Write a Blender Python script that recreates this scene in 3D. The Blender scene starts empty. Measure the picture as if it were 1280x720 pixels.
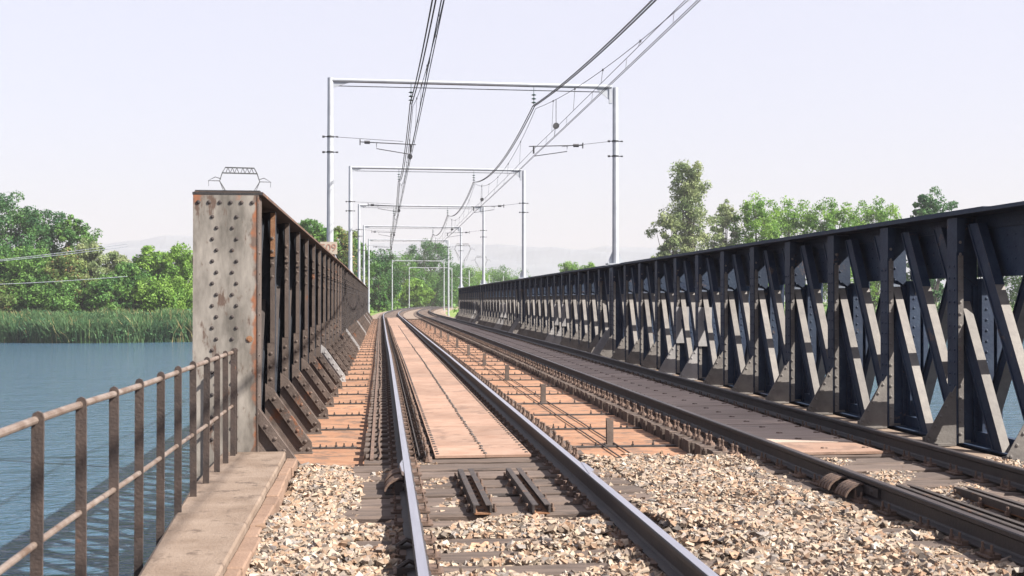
import bpy, math, random
import numpy as np
from mathutils import Vector, Matrix
random.seed(7); RNG = np.random.default_rng(7)
S = bpy.context.scene
COL = S.collection
R = math.radians

# ------------------------------------------------------------------ camera
CAMZ = 1.44
cam = bpy.data.cameras.new('camera'); camo = bpy.data.objects.new('camera', cam); COL.objects.link(camo)
camo.location = (0, 0, CAMZ)
camo.rotation_euler = (R(90) + math.atan(15 / 1420), 0, -math.atan(160 / 1420))
cam.sensor_width = 36; cam.lens = 1420 / 1280 * 36
cam.clip_start = .05; cam.clip_end = 20000
cam.dof.use_dof = True; cam.dof.focus_distance = 17; cam.dof.aperture_fstop = 5.6
S.camera = camo

# ------------------------------------------------------------------ world, sun, exposure
SUN_EL = R(41.5); SUN_AZ = R(26.8)            # azimuth: from +X turned towards -Y (behind the camera, right)
sd = Vector((math.cos(SUN_EL) * math.cos(SUN_AZ), -math.cos(SUN_EL) * math.sin(SUN_AZ), math.sin(SUN_EL)))
w = bpy.data.worlds.new('World'); S.world = w; w.use_nodes = True
wn = w.node_tree.nodes; wl = w.node_tree.links
for n in list(wn): wn.remove(n)
sky = wn.new('ShaderNodeTexSky'); sky.sky_type = 'NISHITA'; sky.sun_disc = False
sky.sun_elevation = SUN_EL; sky.sun_rotation = math.atan2(sd.x, sd.y)
sky.air_density = 1.0; sky.dust_density = 3.0; sky.ozone_density = 5.0; sky.altitude = 50
bg = wn.new('ShaderNodeBackground'); bg.inputs[1].default_value = .064
wo = wn.new('ShaderNodeOutputWorld')
veil = wn.new('ShaderNodeMix'); veil.data_type = 'RGBA'; veil.inputs[0].default_value = .72     # bright summer haze evens out the whole sky
veil.inputs[7].default_value = (4.0, 3.82, 4.22, 1); wl.new(sky.outputs[0], veil.inputs[6]); wl.new(veil.outputs[2], bg.inputs[0]); wl.new(bg.outputs[0], wo.inputs[0])
sl = bpy.data.lights.new('sun', 'SUN'); sl.energy = 5.0; sl.angle = R(.53); sl.color = (1.0, .93, .84)
so = bpy.data.objects.new('sun', sl); COL.objects.link(so)
so.rotation_euler = (-sd).to_track_quat('-Z', 'Y').to_euler()
S.view_settings.view_transform = 'Standard'; S.view_settings.look = 'None'
S.view_settings.gamma = 1; S.view_settings.exposure = 1.95
S.render.engine = 'CYCLES'
S.cycles.max_bounces = 8; S.cycles.volume_bounces = 1; S.cycles.transparent_max_bounces = 8

# ------------------------------------------------------------------ helpers
def tag(o, label=None, cat=None, group=None, kind=None):
    if label: o['label'] = label
    if cat: o['category'] = cat
    if group: o['group'] = group
    if kind: o['kind'] = kind
    return o
def empty(name, loc=(0, 0, 0), rz=0):
    o = bpy.data.objects.new(name, None); COL.objects.link(o); o.location = loc; o.rotation_euler = (0, 0, rz)
    o.empty_display_size = .2
    return o
def link(name, me, parent=None, loc=(0, 0, 0), rot=(0, 0, 0), scale=None):
    o = bpy.data.objects.new(name, me); COL.objects.link(o)
    if parent is not None: o.parent = parent
    o.location = loc; o.rotation_euler = rot
    if scale: o.scale = scale
    return o
class MB:
    def __init__(s): s.v = []; s.f = []; s.m = []; s.cur = 0
    def add(s, vs, fs):
        b = len(s.v); s.v += [tuple(p) for p in vs]
        for f in fs: s.f.append([b + i for i in f]); s.m.append(s.cur)
        return s
    def box(s, x0, x1, y0, y1, z0, z1, M=None):
        if x0 > x1: x0, x1 = x1, x0
        if y0 > y1: y0, y1 = y1, y0
        vs = [(x, y, z) for z in (z0, z1) for y in (y0, y1) for x in (x0, x1)]
        if M is not None: vs = [M @ Vector(p) for p in vs]
        return s.add(vs, [(0, 2, 3, 1), (4, 5, 7, 6), (0, 1, 5, 4), (2, 6, 7, 3), (0, 4, 6, 2), (1, 3, 7, 5)])
    def prism(s, pts, ax, a, b):
        """extrude a 2D polygon; ax = axis of extrusion ('x','y','z')"""
        def mk(p, t):
            return {'x': (t, p[0], p[1]), 'y': (p[0], t, p[1]), 'z': (p[0], p[1], t)}[ax]
        n = len(pts); vs = [mk(p, a) for p in pts] + [mk(p, b) for p in pts]
        fs = [tuple(range(n))[::-1], tuple(range(n, 2 * n))] + [(i, (i + 1) % n, n + (i + 1) % n, n + i) for i in range(n)]
        return s.add(vs, fs)
    def bar(s, p, q, wd, ht, up=(0, 0, 1)):
        p = Vector(p); q = Vector(q); d = (q - p); L = d.length; d.normalize()
        u = Vector(up); sx = d.cross(u).normalized(); u = sx.cross(d).normalized()
        M = Matrix((sx, d, u)).transposed().to_4x4(); M.translation = p
        return s.box(-wd / 2, wd / 2, 0, L, -ht / 2, ht / 2, M)
    def tube(s, pts, r, n=6, cap=True):
        pts = [Vector(p) for p in pts]; rings = []
        for i, p in enumerate(pts):
            d = (pts[min(i + 1, len(pts) - 1)] - pts[max(i - 1, 0)]).normalized()
            a = Vector((0, 0, 1)) if abs(d.z) < .9 else Vector((1, 0, 0))
            x = d.cross(a).normalized(); y = x.cross(d)
            rr = r[i] if isinstance(r, (list, tuple)) else r
            rings.append([p + (x * math.cos(2 * math.pi * k / n) + y * math.sin(2 * math.pi * k / n)) * rr for k in range(n)])
        vs = [v for g in rings for v in g]; fs = []
        for i in range(len(pts) - 1):
            for k in range(n):
                fs.append((i * n + k, i * n + (k + 1) % n, (i + 1) * n + (k + 1) % n, (i + 1) * n + k))
        if cap: fs += [tuple(range(n)), tuple(range((len(pts) - 1) * n, len(pts) * n))[::-1]]
        return s.add(vs, fs)
    def dome(s, c, nrm, r, n=6):
        """rivet head: low dome"""
        nrm = Vector(nrm).normalized(); a = Vector((0, 0, 1)) if abs(nrm.z) < .9 else Vector((1, 0, 0))
        x = nrm.cross(a).normalized(); y = nrm.cross(x); c = Vector(c)
        vs = []
        for rr, h in ((1, 0), (.8, .42)):
            for k in range(n):
                t = 2 * math.pi * k / n; vs.append(c + (x * math.cos(t) + y * math.sin(t)) * r * rr + nrm * h * r)
        vs.append(c + nrm * r * .62)
        fs = [(k, (k + 1) % n, n + (k + 1) % n, n + k) for k in range(n)] + [(n + k, n + (k + 1) % n, 2 * n) for k in range(n)]
        return s.add(vs, fs)
    def bolt(s, c, r=.016, h=.05, n=6):
        x, y, z = c
        s.tube([(x, y, z), (x, y, z + h * .45)], r, n); s.tube([(x, y, z + h * .4), (x, y, z + h)], r * .5, n)
        return s
    def mesh(s, name, mats):
        me = bpy.data.meshes.new(name); me.from_pydata(s.v, [], s.f)
        for m in (mats if isinstance(mats, (list, tuple)) else [mats]): me.materials.append(m)
        me.polygons.foreach_set('material_index', s.m); me.validate(); me.update()
        bm_fix(me); return me
    def build(s, name, mats, parent=None, **k): return link(name, s.mesh(name, mats), parent, **k)
import bmesh
def bm_fix(me):
    b = bmesh.new(); b.from_mesh(me); bmesh.ops.recalc_face_normals(b, faces=b.faces); b.to_mesh(me); b.free()
def soft(o, wd=.006, seg=1):
    m = o.modifiers.new('bevel', 'BEVEL'); m.width = wd; m.segments = seg; m.limit_method = 'ANGLE'; return o
def np_mesh(name, V, F, mat, col=None):
    """V (n,3), F (m,k) equal sized faces; optional per-vertex colour attribute"""
    me = bpy.data.meshes.new(name); V = np.asarray(V, np.float32); F = np.asarray(F, np.int32)
    me.vertices.add(len(V)); me.vertices.foreach_set('co', V.ravel())
    k = F.shape[1]; me.loops.add(F.size); me.loops.foreach_set('vertex_index', F.ravel())
    me.polygons.add(len(F)); me.polygons.foreach_set('loop_start', np.arange(0, F.size, k, dtype=np.int32))
    me.polygons.foreach_set('loop_total', np.full(len(F), k, np.int32))
    me.materials.append(mat)
    if col is not None:
        a = me.color_attributes.new('tint', 'FLOAT_COLOR', 'POINT')
        a.data.foreach_set('color', np.concatenate([col, np.ones((len(col), 1))], 1).astype(np.float32).ravel())
    me.update(calc_edges=True); me.validate(); me.shade_flat(); return me

# ------------------------------------------------------------------ materials
def mat(name, c1, c2, scale=3, rough=.7, bump=.2, bscale=40, metal=0, c3=None, s3=1.2, t3=.58, obj=True, stretch=(1, 1, 1), spec=.4, rnd=.15, albedo=None):
    m = bpy.data.materials.new(name); m.use_nodes = True; nt = m.node_tree; N = nt.nodes; L = nt.links
    K = .43 if albedo is None else albedo; c1, c2 = [tuple(v * K for v in c) for c in (c1, c2)]; c3 = tuple(v * K for v in c3) if c3 else None
    b = N['Principled BSDF']; b.inputs['Roughness'].default_value = rough; b.inputs['Metallic'].default_value = metal
    b.inputs['Specular IOR Level'].default_value = spec
    tc = N.new('ShaderNodeTexCoord'); mp = N.new('ShaderNodeMapping'); mp.inputs['Scale'].default_value = stretch
    oi = N.new('ShaderNodeObjectInfo'); ad = N.new('ShaderNodeVectorMath'); ad.operation = 'ADD'
    ml = N.new('ShaderNodeMath'); ml.operation = 'MULTIPLY'; ml.inputs[1].default_value = 37.0
    L.new(oi.outputs['Random'], ml.inputs[0]); L.new(tc.outputs['Object'], ad.inputs[0]); L.new(ml.outputs[0], ad.inputs[1])
    L.new(ad.outputs[0], mp.inputs[0])
    n1 = N.new('ShaderNodeTexNoise'); n1.inputs['Scale'].default_value = scale; n1.inputs['Detail'].default_value = 8; n1.inputs['Roughness'].default_value = .65
    L.new(mp.outputs[0], n1.inputs['Vector'])
    r1 = N.new('ShaderNodeValToRGB'); r1.color_ramp.elements[0].position = .35; r1.color_ramp.elements[1].position = .65
    r1.color_ramp.elements[0].color = (*c1, 1); r1.color_ramp.elements[1].color = (*c2, 1)
    L.new(n1.outputs[0], r1.inputs[0]); out = r1.outputs[0]
    if c3:
        n2 = N.new('ShaderNodeTexNoise'); n2.inputs['Scale'].default_value = s3; n2.inputs['Detail'].default_value = 10; n2.inputs['Roughness'].default_value = .7
        L.new(mp.outputs[0], n2.inputs['Vector'])
        r2 = N.new('ShaderNodeValToRGB'); r2.color_ramp.elements[0].position = t3; r2.color_ramp.elements[1].position = t3 + .06
        L.new(n2.outputs[0], r2.inputs[0])
        mx = N.new('ShaderNodeMix'); mx.data_type = 'RGBA'; mx.inputs[7].default_value = (*c3, 1)
        L.new(r2.outputs[0], mx.inputs[0]); L.new(out, mx.inputs[6]); out = mx.outputs[2]
    hs = N.new('ShaderNodeHueSaturation'); mr = N.new('ShaderNodeMapRange')
    mr.inputs[3].default_value = 1 - rnd; mr.inputs[4].default_value = 1 + rnd
    L.new(oi.outputs['Random'], mr.inputs[0]); L.new(mr.outputs[0], hs.inputs['Value']); L.new(out, hs.inputs['Color'])
    L.new(hs.outputs[0], b.inputs['Base Color'])
    if bump:
        n3 = N.new('ShaderNodeTexNoise'); n3.inputs['Scale'].default_value = bscale; n3.inputs['Detail'].default_value = 5
        L.new(mp.outputs[0], n3.inputs['Vector'])
        bp = N.new('ShaderNodeBump'); bp.inputs['Strength'].default_value = bump; bp.inputs['Distance'].default_value = .01
        L.new(n3.outputs[0], bp.inputs['Height']); L.new(bp.outputs[0], b.inputs['Normal'])
    return m
M = {}
M['paint_blue'] = mat('weathered blue grey paint', (.013, .0245, .055), (.028, .047, .082), 4, .6, .3, 30, c3=(.12, .085, .075), s3=2.5, t3=.62, albedo=.72, spec=.3)
M['paint_sunlit'] = mat('sunlit copy of blue grey paint', (.22, .20, .19), (.33, .305, .28), 5, .7, .3, 40, c3=(.26, .15, .10), s3=3, t3=.66)  # paler copy of the girder paint, sunlight put into the colour
M['paint_pale'] = mat('pale grey paint', (.42, .41, .42), (.60, .58, .57), 3, .6, .2, 30, c3=(.30, .22, .17), s3=3, t3=.66)
M['paint_brown'] = mat('rust brown paint', (.125, .092, .078), (.21, .16, .135), 5, .75, .4, 50, c3=(.30, .12, .055), s3=2.5, t3=.60)
M['paint_dark'] = mat('dark blue black paint', (.020, .028, .042), (.038, .046, .062), 4, .6, .3, 30, c3=(.09, .055, .045), s3=2, t3=.68, spec=.3)
M['rust_orange'] = mat('orange rust', (.33, .15, .07), (.45, .24, .13), 9, .85, .5, 60, c3=(.16, .10, .08), s3=5, t3=.60)
M['brown_dark'] = mat('dark brown paint', (.06, .048, .046), (.11, .085, .075), 5, .75, .4, 50, c3=(.2, .10, .06), s3=2.5, t3=.66)
M['flange_dark'] = mat('dark flange paint', (.03, .03, .035), (.06, .055, .055), 5, .75, .4, 50, c3=(.10, .065, .05), s3=4, t3=.62)
M['flange_rust'] = mat('rusting flange paint', (.12, .085, .075), (.24, .13, .08), 5, .8, .5, 60, c3=(.40, .19, .10), s3=4, t3=.56)
M['deck_plate'] = mat('dusty orange deck plate', (.43, .205, .11), (.56, .315, .19), 2.2, .85, .4, 45, c3=(.25, .155, .11), s3=3.6, t3=.525, rnd=.13, stretch=(1, 1.6, 1))
M['tread_plate'] = mat('pale peach tread plate', (.42, .25, .175), (.54, .36, .27), 2.4, .8, .25, 60, c3=(.34, .215, .16), s3=3.0, t3=.56, stretch=(1, 1, 1), rnd=.15)
M['plank'] = mat('weathered grey plank', (.50, .375, .30), (.72, .57, .47), 3, .85, .4, 30, stretch=(.35, 5, 1), c3=(.17, .13, .12), s3=3, t3=.60, rnd=.14)
M['timber'] = mat('old tarred timber', (.11, .082, .070), (.23, .17, .14), 4, .9, .7, 22, stretch=(.4, 6, 2), c3=(.07, .055, .05), s3=3, t3=.60, rnd=.2)
M['rail_side'] = mat('rusty rail steel', (.048, .045, .052), (.082, .070, .070), 6, .6, .3, 50, c3=(.13, .08, .06), s3=4, t3=.64)
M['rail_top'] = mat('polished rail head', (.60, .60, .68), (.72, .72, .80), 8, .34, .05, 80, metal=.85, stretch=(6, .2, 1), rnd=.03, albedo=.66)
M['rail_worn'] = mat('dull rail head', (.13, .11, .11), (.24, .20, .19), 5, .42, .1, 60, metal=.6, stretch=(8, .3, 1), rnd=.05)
M['bolt'] = mat('rusty bolt steel', (.13, .085, .068), (.27, .175, .13), 12, .8, .3, 80)
M['iron'] = mat('dark iron', (.05, .042, .042), (.10, .078, .07), 8, .7, .3, 50, c3=(.2, .11, .07), s3=6, t3=.6)
M['concrete'] = mat('weathered concrete', (.29, .205, .15), (.42, .32, .25), 3.2, .9, .7, 60, c3=(.20, .14, .105), s3=4.5, t3=.55)
M['kerb'] = mat('brown kerb stone', (.27, .17, .12), (.38, .25, .18), 5, .9, .6, 50, c3=(.18, .12, .09), s3=5, t3=.6, rnd=.14)
M['soil'] = mat('ballast dust', (.34, .25, .19), (.50, .39, .31), 12, .95, 1.0, 60, c3=(.14, .11, .09), s3=20, t3=.55)
M['galv'] = mat('galvanised steel', (.44, .47, .51), (.54, .57, .61), 3, .45, .05, 30, metal=.35, rnd=.04, albedo=.68)
M['wire'] = mat('aged copper wire', (.06, .065, .075), (.09, .09, .10), 8, .6, 0, rnd=.1)
M['insulator'] = mat('green glass insulator', (.05, .10, .09), (.08, .14, .13), 8, .2, 0, rnd=.1)
M['sign'] = mat('faded sign enamel', (.72, .62, .50), (.80, .72, .60), 3, .6, 0, rnd=0)
M['sign_red'] = mat('faded red sign paint', (.60, .33, .25), (.66, .38, .30), 5, .7, 0, rnd=0)
M['pier'] = mat('bridge pier stone', (.28, .25, .22), (.40, .37, .33), 1.0, .9, .5, 8, c3=(.18, .17, .16), s3=.6, t3=.55)
M['bark'] = mat('grey bark', (.16, .135, .11), (.27, .23, .19), 3, .95, .5, 12)

def end_plate_mat():
    m = mat('flaking pale grey paint over rust', (.20, .18, .155), (.57, .52, .46), 3.2, .6, .18, 18, c3=(.19, .125, .095), s3=4.6, t3=.55, stretch=(1.5, 1, .5), rnd=0)
    nt = m.node_tree; N = nt.nodes; L = nt.links; b = N['Principled BSDF']
    src = b.inputs['Base Color'].links[0].from_socket
    tc = N.new('ShaderNodeTexCoord'); sp = N.new('ShaderNodeSeparateXYZ'); L.new(tc.outputs['Object'], sp.inputs[0])
    ns = N.new('ShaderNodeTexNoise'); ns.inputs['Scale'].default_value = 4; ns.inputs['Detail'].default_value = 10; L.new(tc.outputs['Object'], ns.inputs['Vector'])
    # rust creeping in from the right edge and the top
    def mr(sock, a, b_):
        q = N.new('ShaderNodeMapRange'); q.inputs[1].default_value = a; q.inputs[2].default_value = b_; L.new(sock, q.inputs[0]); return q.outputs[0]
    e1 = mr(sp.outputs['X'], -.10, .02); e2 = mr(sp.outputs['Z'], 2.34, 2.56); e3 = mr(sp.outputs['X'], -.58, -.68)
    mx = N.new('ShaderNodeMath'); mx.operation = 'MAXIMUM'; L.new(e1, mx.inputs[0]); L.new(e2, mx.inputs[1])
    mx2 = N.new('ShaderNodeMath'); mx2.operation = 'MAXIMUM'; L.new(mx.outputs[0], mx2.inputs[0]); L.new(e3, mx2.inputs[1])
    ml = N.new('ShaderNodeMath'); ml.operation = 'MULTIPLY_ADD'; ml.inputs[1].default_value = .42; L.new(mx2.outputs[0], ml.inputs[0]); L.new(ns.outputs[0], ml.inputs[2])
    k = mr(ml.outputs[0], .70, .78)
    n4 = N.new('ShaderNodeTexNoise'); n4.inputs['Scale'].default_value = 9; L.new(tc.outputs['Object'], n4.inputs['Vector'])
    rr = N.new('ShaderNodeValToRGB'); rr.color_ramp.elements[0].position = .4; rr.color_ramp.elements[1].position = .6
    rr.color_ramp.elements[0].color = (.22, .085, .04, 1); rr.color_ramp.elements[1].color = (.10, .07, .055, 1); L.new(n4.outputs[0], rr.inputs[0])
    mixn = N.new('ShaderNodeMix'); mixn.data_type = 'RGBA'; L.new(k, mixn.inputs[0]); L.new(src, mixn.inputs[6]); L.new(rr.outputs[0], mixn.inputs[7])
    L.new(mixn.outputs[2], b.inputs['Base Color'])
    return m
M['end_plate'] = end_plate_mat()

def tint_mat(name, rough=.9, bump=.5, translucent=0, spec=.2):
    m = bpy.data.materials.new(name); m.use_nodes = True; nt = m.node_tree; N = nt.nodes; L = nt.links
    b = N['Principled BSDF']; b.inputs['Roughness'].default_value = rough; b.inputs['Specular IOR Level'].default_value = spec
    a = N.new('ShaderNodeVertexColor'); a.layer_name = 'tint'
    tc = N.new('ShaderNodeTexCoord'); n1 = N.new('ShaderNodeTexNoise'); n1.inputs['Scale'].default_value = 60; n1.inputs['Detail'].default_value = 4
    L.new(tc.outputs['Object'], n1.inputs['Vector'])
    mr = N.new('ShaderNodeMapRange'); mr.inputs[3].default_value = .7; mr.inputs[4].default_value = 1.3; L.new(n1.outputs[0], mr.inputs[0])
    hs = N.new('ShaderNodeHueSaturation'); hs.inputs['Value'].default_value = 1; L.new(a.outputs[0], hs.inputs['Color'])
    if not translucent: L.new(mr.outputs[0], hs.inputs['Value'])
    L.new(hs.outputs[0], b.inputs['Base Color'])
    if translucent:
        t = N.new('ShaderNodeBsdfTranslucent'); L.new(hs.outputs[0], t.inputs[0])
        mx = N.new('ShaderNodeMixShader'); mx.inputs[0].default_value = translucent
        L.new(b.outputs[0], mx.inputs[1]); L.new(t.outputs[0], mx.inputs[2]); L.new(mx.outputs[0], N['Material Output'].inputs[0])
    return m
M['post_iron'] = mat('dark rusted flat iron', (.060, .044, .040), (.115, .080, .066), 6, .75, .4, 60, c3=(.22, .10, .06), s3=6, t3=.64)
M['stone'] = tint_mat('ballast stone', .9)
M['leaf'] = tint_mat('foliage', .6, translucent=.45, spec=.3)

def water_mat():
    m = bpy.data.materials.new('river water'); m.use_nodes = True; nt = m.node_tree; N = nt.nodes; L = nt.links
    b = N['Principled BSDF']; b.inputs['Base Color'].default_value = (.034, .070, .108, 1); b.inputs['Roughness'].default_value = .11
    b.inputs['IOR'].default_value = 1.33
    tc = N.new('ShaderNodeTexCoord'); mp = N.new('ShaderNodeMapping'); mp.inputs['Scale'].default_value = (.55, 1, 1); mp.inputs['Rotation'].default_value = (0, 0, R(12))
    L.new(tc.outputs['Object'], mp.inputs[0])
    hs = []
    for sc, am in ((.45, 1.1), (1.5, 1.0), (4.5, .5)):
        n = N.new('ShaderNodeTexNoise'); n.inputs['Scale'].default_value = sc; n.inputs['Detail'].default_value = 4; n.inputs['Roughness'].default_value = .55
        n.inputs['Distortion'].default_value = .6
        L.new(mp.outputs[0], n.inputs['Vector']); k = N.new('ShaderNodeMath'); k.operation = 'MULTIPLY'; k.inputs[1].default_value = am
        L.new(n.outputs[0], k.inputs[0]); hs.append(k.outputs[0])
    a = N.new('ShaderNodeMath'); L.new(hs[0], a.inputs[0]); L.new(hs[1], a.inputs[1])
    a2 = N.new('ShaderNodeMath'); L.new(a.outputs[0], a2.inputs[0]); L.new(hs[2], a2.inputs[1])
    bp = N.new('ShaderNodeBump'); bp.inputs['Strength'].default_value = 1; bp.inputs['Distance'].default_value = .22
    L.new(a2.outputs[0], bp.inputs['Height']); L.new(bp.outputs[0], b.inputs['Normal'])
    return m
M['water'] = water_mat()
def land_mat():
    m = bpy.data.materials.new('grassy bank'); m.use_nodes = True; nt = m.node_tree; N = nt.nodes; L = nt.links
    b = N['Principled BSDF']; b.inputs['Roughness'].default_value = .95; b.inputs['Specular IOR Level'].default_value = .1
    tc = N.new('ShaderNodeTexCoord')
    n = N.new('ShaderNodeTexNoise'); n.inputs['Scale'].default_value = .25; n.inputs['Detail'].default_value = 12; n.inputs['Roughness'].default_value = .7
    L.new(tc.outputs['Object'], n.inputs['Vector'])
    r = N.new('ShaderNodeValToRGB'); e = r.color_ramp.elements; e[0].position = .35; e[0].color = (.05, .10, .03, 1); e[1].position = .68; e[1].color = (.26, .22, .10, 1)
    q = e.new(.5); q.color = (.11, .17, .05, 1); L.new(n.outputs[0], r.inputs[0]); L.new(r.outputs[0], b.inputs['Base Color'])
    return m
M['land'] = land_mat()
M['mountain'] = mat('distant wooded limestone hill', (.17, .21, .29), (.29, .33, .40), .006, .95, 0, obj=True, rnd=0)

# ------------------------------------------------------------------ alignment of the line
def drift(y):                       # the bridge bends very slightly to the left ...
    t = min(max((y - 30) / 74., 0), 1.2); return -.20 * t
def curve(y):                       # ... and the line swings right beyond it
    d = max(y - 106, 0); c = 4.1e-4 * d * d
    if y > 225: c += 9e-4 * (y - 225) ** 2
    return drift(y) + c
def lt(y): return curve(y) + .95 - .05 * min(max((y - 12) / 30., -.6), 1.0)   # centre of the left track
def rt(y): return curve(y) + 4.66                                             # centre of the right track
WZ = -4.06
DZ = -.33                           # deck plate level
def ht(fn, y):                      # heading of a track at y
    return math.atan2(fn(y + .5) - fn(y - .5), 1.0)

# ------------------------------------------------------------------ terrain, water, hills
me = MB().add([(-4000, -900, WZ), (4000, -900, WZ), (4000, 4000, WZ), (-4000, 4000, WZ)], [(0, 1, 2, 3)]).mesh('river', M['water'])
tag(link('river', me), kind='structure')
def shore(x):
    if x < -3: return 107 + min(45, (-3 - x) * 4.2) + 1.5 * math.sin(x * .21)
    if x > 9: return 107 + min(52, (x - 9) * 2.2) + 1.5 * math.sin(x * .17)
    return 106
def land_z(x, y):
    s = y - shore(x)
    base = WZ - 1.6 + 2.4 * min(max((s + 2) / 4., 0), 1) + .9 * min(max((s - 4) / 25., 0), 1)
    base += .25 * math.sin(x * .13 + y * .07) * min(max(s / 10., 0), 1)
    if y > 103.0 and y < 600:
        c = curve(min(y, 270)) + 2.8; d = abs(x - c) - 6.5
        if y > 270: d += (y - 270) * .3
        e = -.55 - max(d, 0) * .55
        base = max(base, e) if y > 103.5 else base
    return base
def graded(a, b, n, c, p=2.2):
    u = np.linspace(-1, 1, n); v = np.sign(u) * np.abs(u) ** p
    return np.where(v < 0, c + v * (c - a), c + v * (b - c))
xs = np.unique(np.concatenate([graded(-3900, 3900, 150, 5), np.linspace(-60, 70, 131)]))
ys = np.unique(np.concatenate([np.linspace(98, 330, 150), 330 + 3500 * np.linspace(0, 1, 40) ** 2]))
V = np.array([(x, y, land_z(x, y)) for y in ys for x in xs]); nx = len(xs)
i, j = np.meshgrid(np.arange(len(ys) - 1), np.arange(nx - 1), indexing='ij'); a = (i * nx + j).ravel()
me = np_mesh('ground', V, np.stack([a, a + 1, a + nx + 1, a + nx], 1), M['land'])
tag(link('ground', me), kind='structure')
# near abutment: solid block the camera stands on
ab = MB(); ab.box(-1.30, 8.9, -30, 11.22, WZ - 2, -.62)
ab.box(-1.46, 8.9, 104.6, 112, WZ - 2, -.62)
tag(ab.build('abutment', M['pier']), kind='structure')
# hills far away behind the haze
hv = []; NA, NR = 260, 14
def nz(t, s): return sum(math.sin(t * f * 9.7 + s * 1.7 + f) / f ** 1.1 for f in (1, 2.3, 4.1, 7.9, 15.3)) / 1.6
for r in range(NR):
    for a_ in range(NA):
        az = R(-34 + 78 * a_ / (NA - 1)); rr = r / (NR - 1); D = 2750 + 800 * rr
        prof = 172 + 16 * nz(az, 1) - (18 * max(0, math.degrees(az) - 12) / 10)
        h = max(prof, 60) * math.sin(math.pi * min(rr * 1.05, 1) * .5) ** .8 * (1 + .10 * nz(az * 3, rr * 9)) if rr < .8 else max(prof, 60) * .9 * (1.8 - rr)
        hv.append((D * math.sin(az), D * math.cos(az), WZ + 1 + h * 1.0))
i, j = np.meshgrid(np.arange(NR - 1), np.arange(NA - 1), indexing='ij'); a = (i * NA + j).ravel()
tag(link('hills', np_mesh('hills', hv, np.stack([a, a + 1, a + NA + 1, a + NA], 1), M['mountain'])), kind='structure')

# ------------------------------------------------------------------ bridge girders
BAY = 1.9; Y0 = 11.3; SPAN = 22.9; ZB = -.30; ZT = 2.52; W = .61
def post_mesh(sg, mats, name='post'):
    """riveted stiffener post; s = distance outward from the inner edge; mats: [body, edge, edge top]"""
    b = MB(); X = lambda s: sg * s; rt_ = sg > 0
    w0 = .115 if rt_ else .068; yw = 0 if rt_ else .052; d0 = .085 if rt_ else .055
    b.cur = 0
    b.box(X(0), X(d0), -w0, w0, ZB, 2.02)                           # inner edge box of angles
    b.prism([(X(0), 2.02), (X(d0), 2.02), (X(d0 + .03), 2.44), (X(0), 2.44)], 'y', -w0 - .015, w0)   # bracket head
    b.cur = 1
    b.box(X(.018 if rt_ else .002), X(.083), -w0 - .008, -w0 - .0005, ZB + .01, 1.98 if rt_ else .95)
    if not rt_:
        b.box(X(.001), X(.052), -w0 - .007, -w0 - .0005, .955, 1.92); b.cur = 2; b.box(X(-.003), X(.05), -w0 - .022, -w0 - .0155, 1.93, 2.43)
    b.cur = 0
    b.box(X(d0), X(.31), yw - .012, yw + .012, ZB, 2.44)            # web plate
    b.prism([(X(d0), 1.78), (X(.31), 1.62), (X(.31), 2.44), (X(d0), 2.44)], 'y', yw - .03, yw - .012)
    b.box(X(.25), X(.31), yw - .05, yw + .075, ZB, 1.62)
    b.box(X(.31), X(.46), -.14, .14, ZB, 1.70)                      # centre box
    b.box(X(.46), X(.53), -.012, .012, ZB, 2.44)
    b.box(X(.53), X(.60), -.09, .09, ZB, 2.44)
    b.cur = 1
    for k in range(17):
        z = ZB + .12 + k * .145
        yf = -w0 - .008 if z < 1.7 else (-w0 - .015 if rt_ else -w0 - .022)
        if rt_ or z < .9 or z > 1.7: b.dome((X(.042 if z < .95 or rt_ else .03), yf, z), (0, -1, 0), .021)
    b.cur = 0
    for k in range(17):
        z = ZB + .12 + k * .145
        if rt_ and z < 1.95: b.dome((X(0), -.06, z), (-sg, 0, 0), .019); b.dome((X(0), .06, z), (-sg, 0, 0), .019)
    for k in range(15): b.dome((X(.15), yw - .012 if k < 11 else yw - .03, ZB + .2 + k * .165), (0, -1, 0), .018)
    for k in range(12): b.dome((X(.285), yw - .05, ZB + .2 + k * .12), (0, -1, 0), .016)
    for k in range(13): b.dome((X(.37), -.14, ZB + .2 + k * .13), (0, -1, 0), .018)
    return b.mesh(name, mats)
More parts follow.
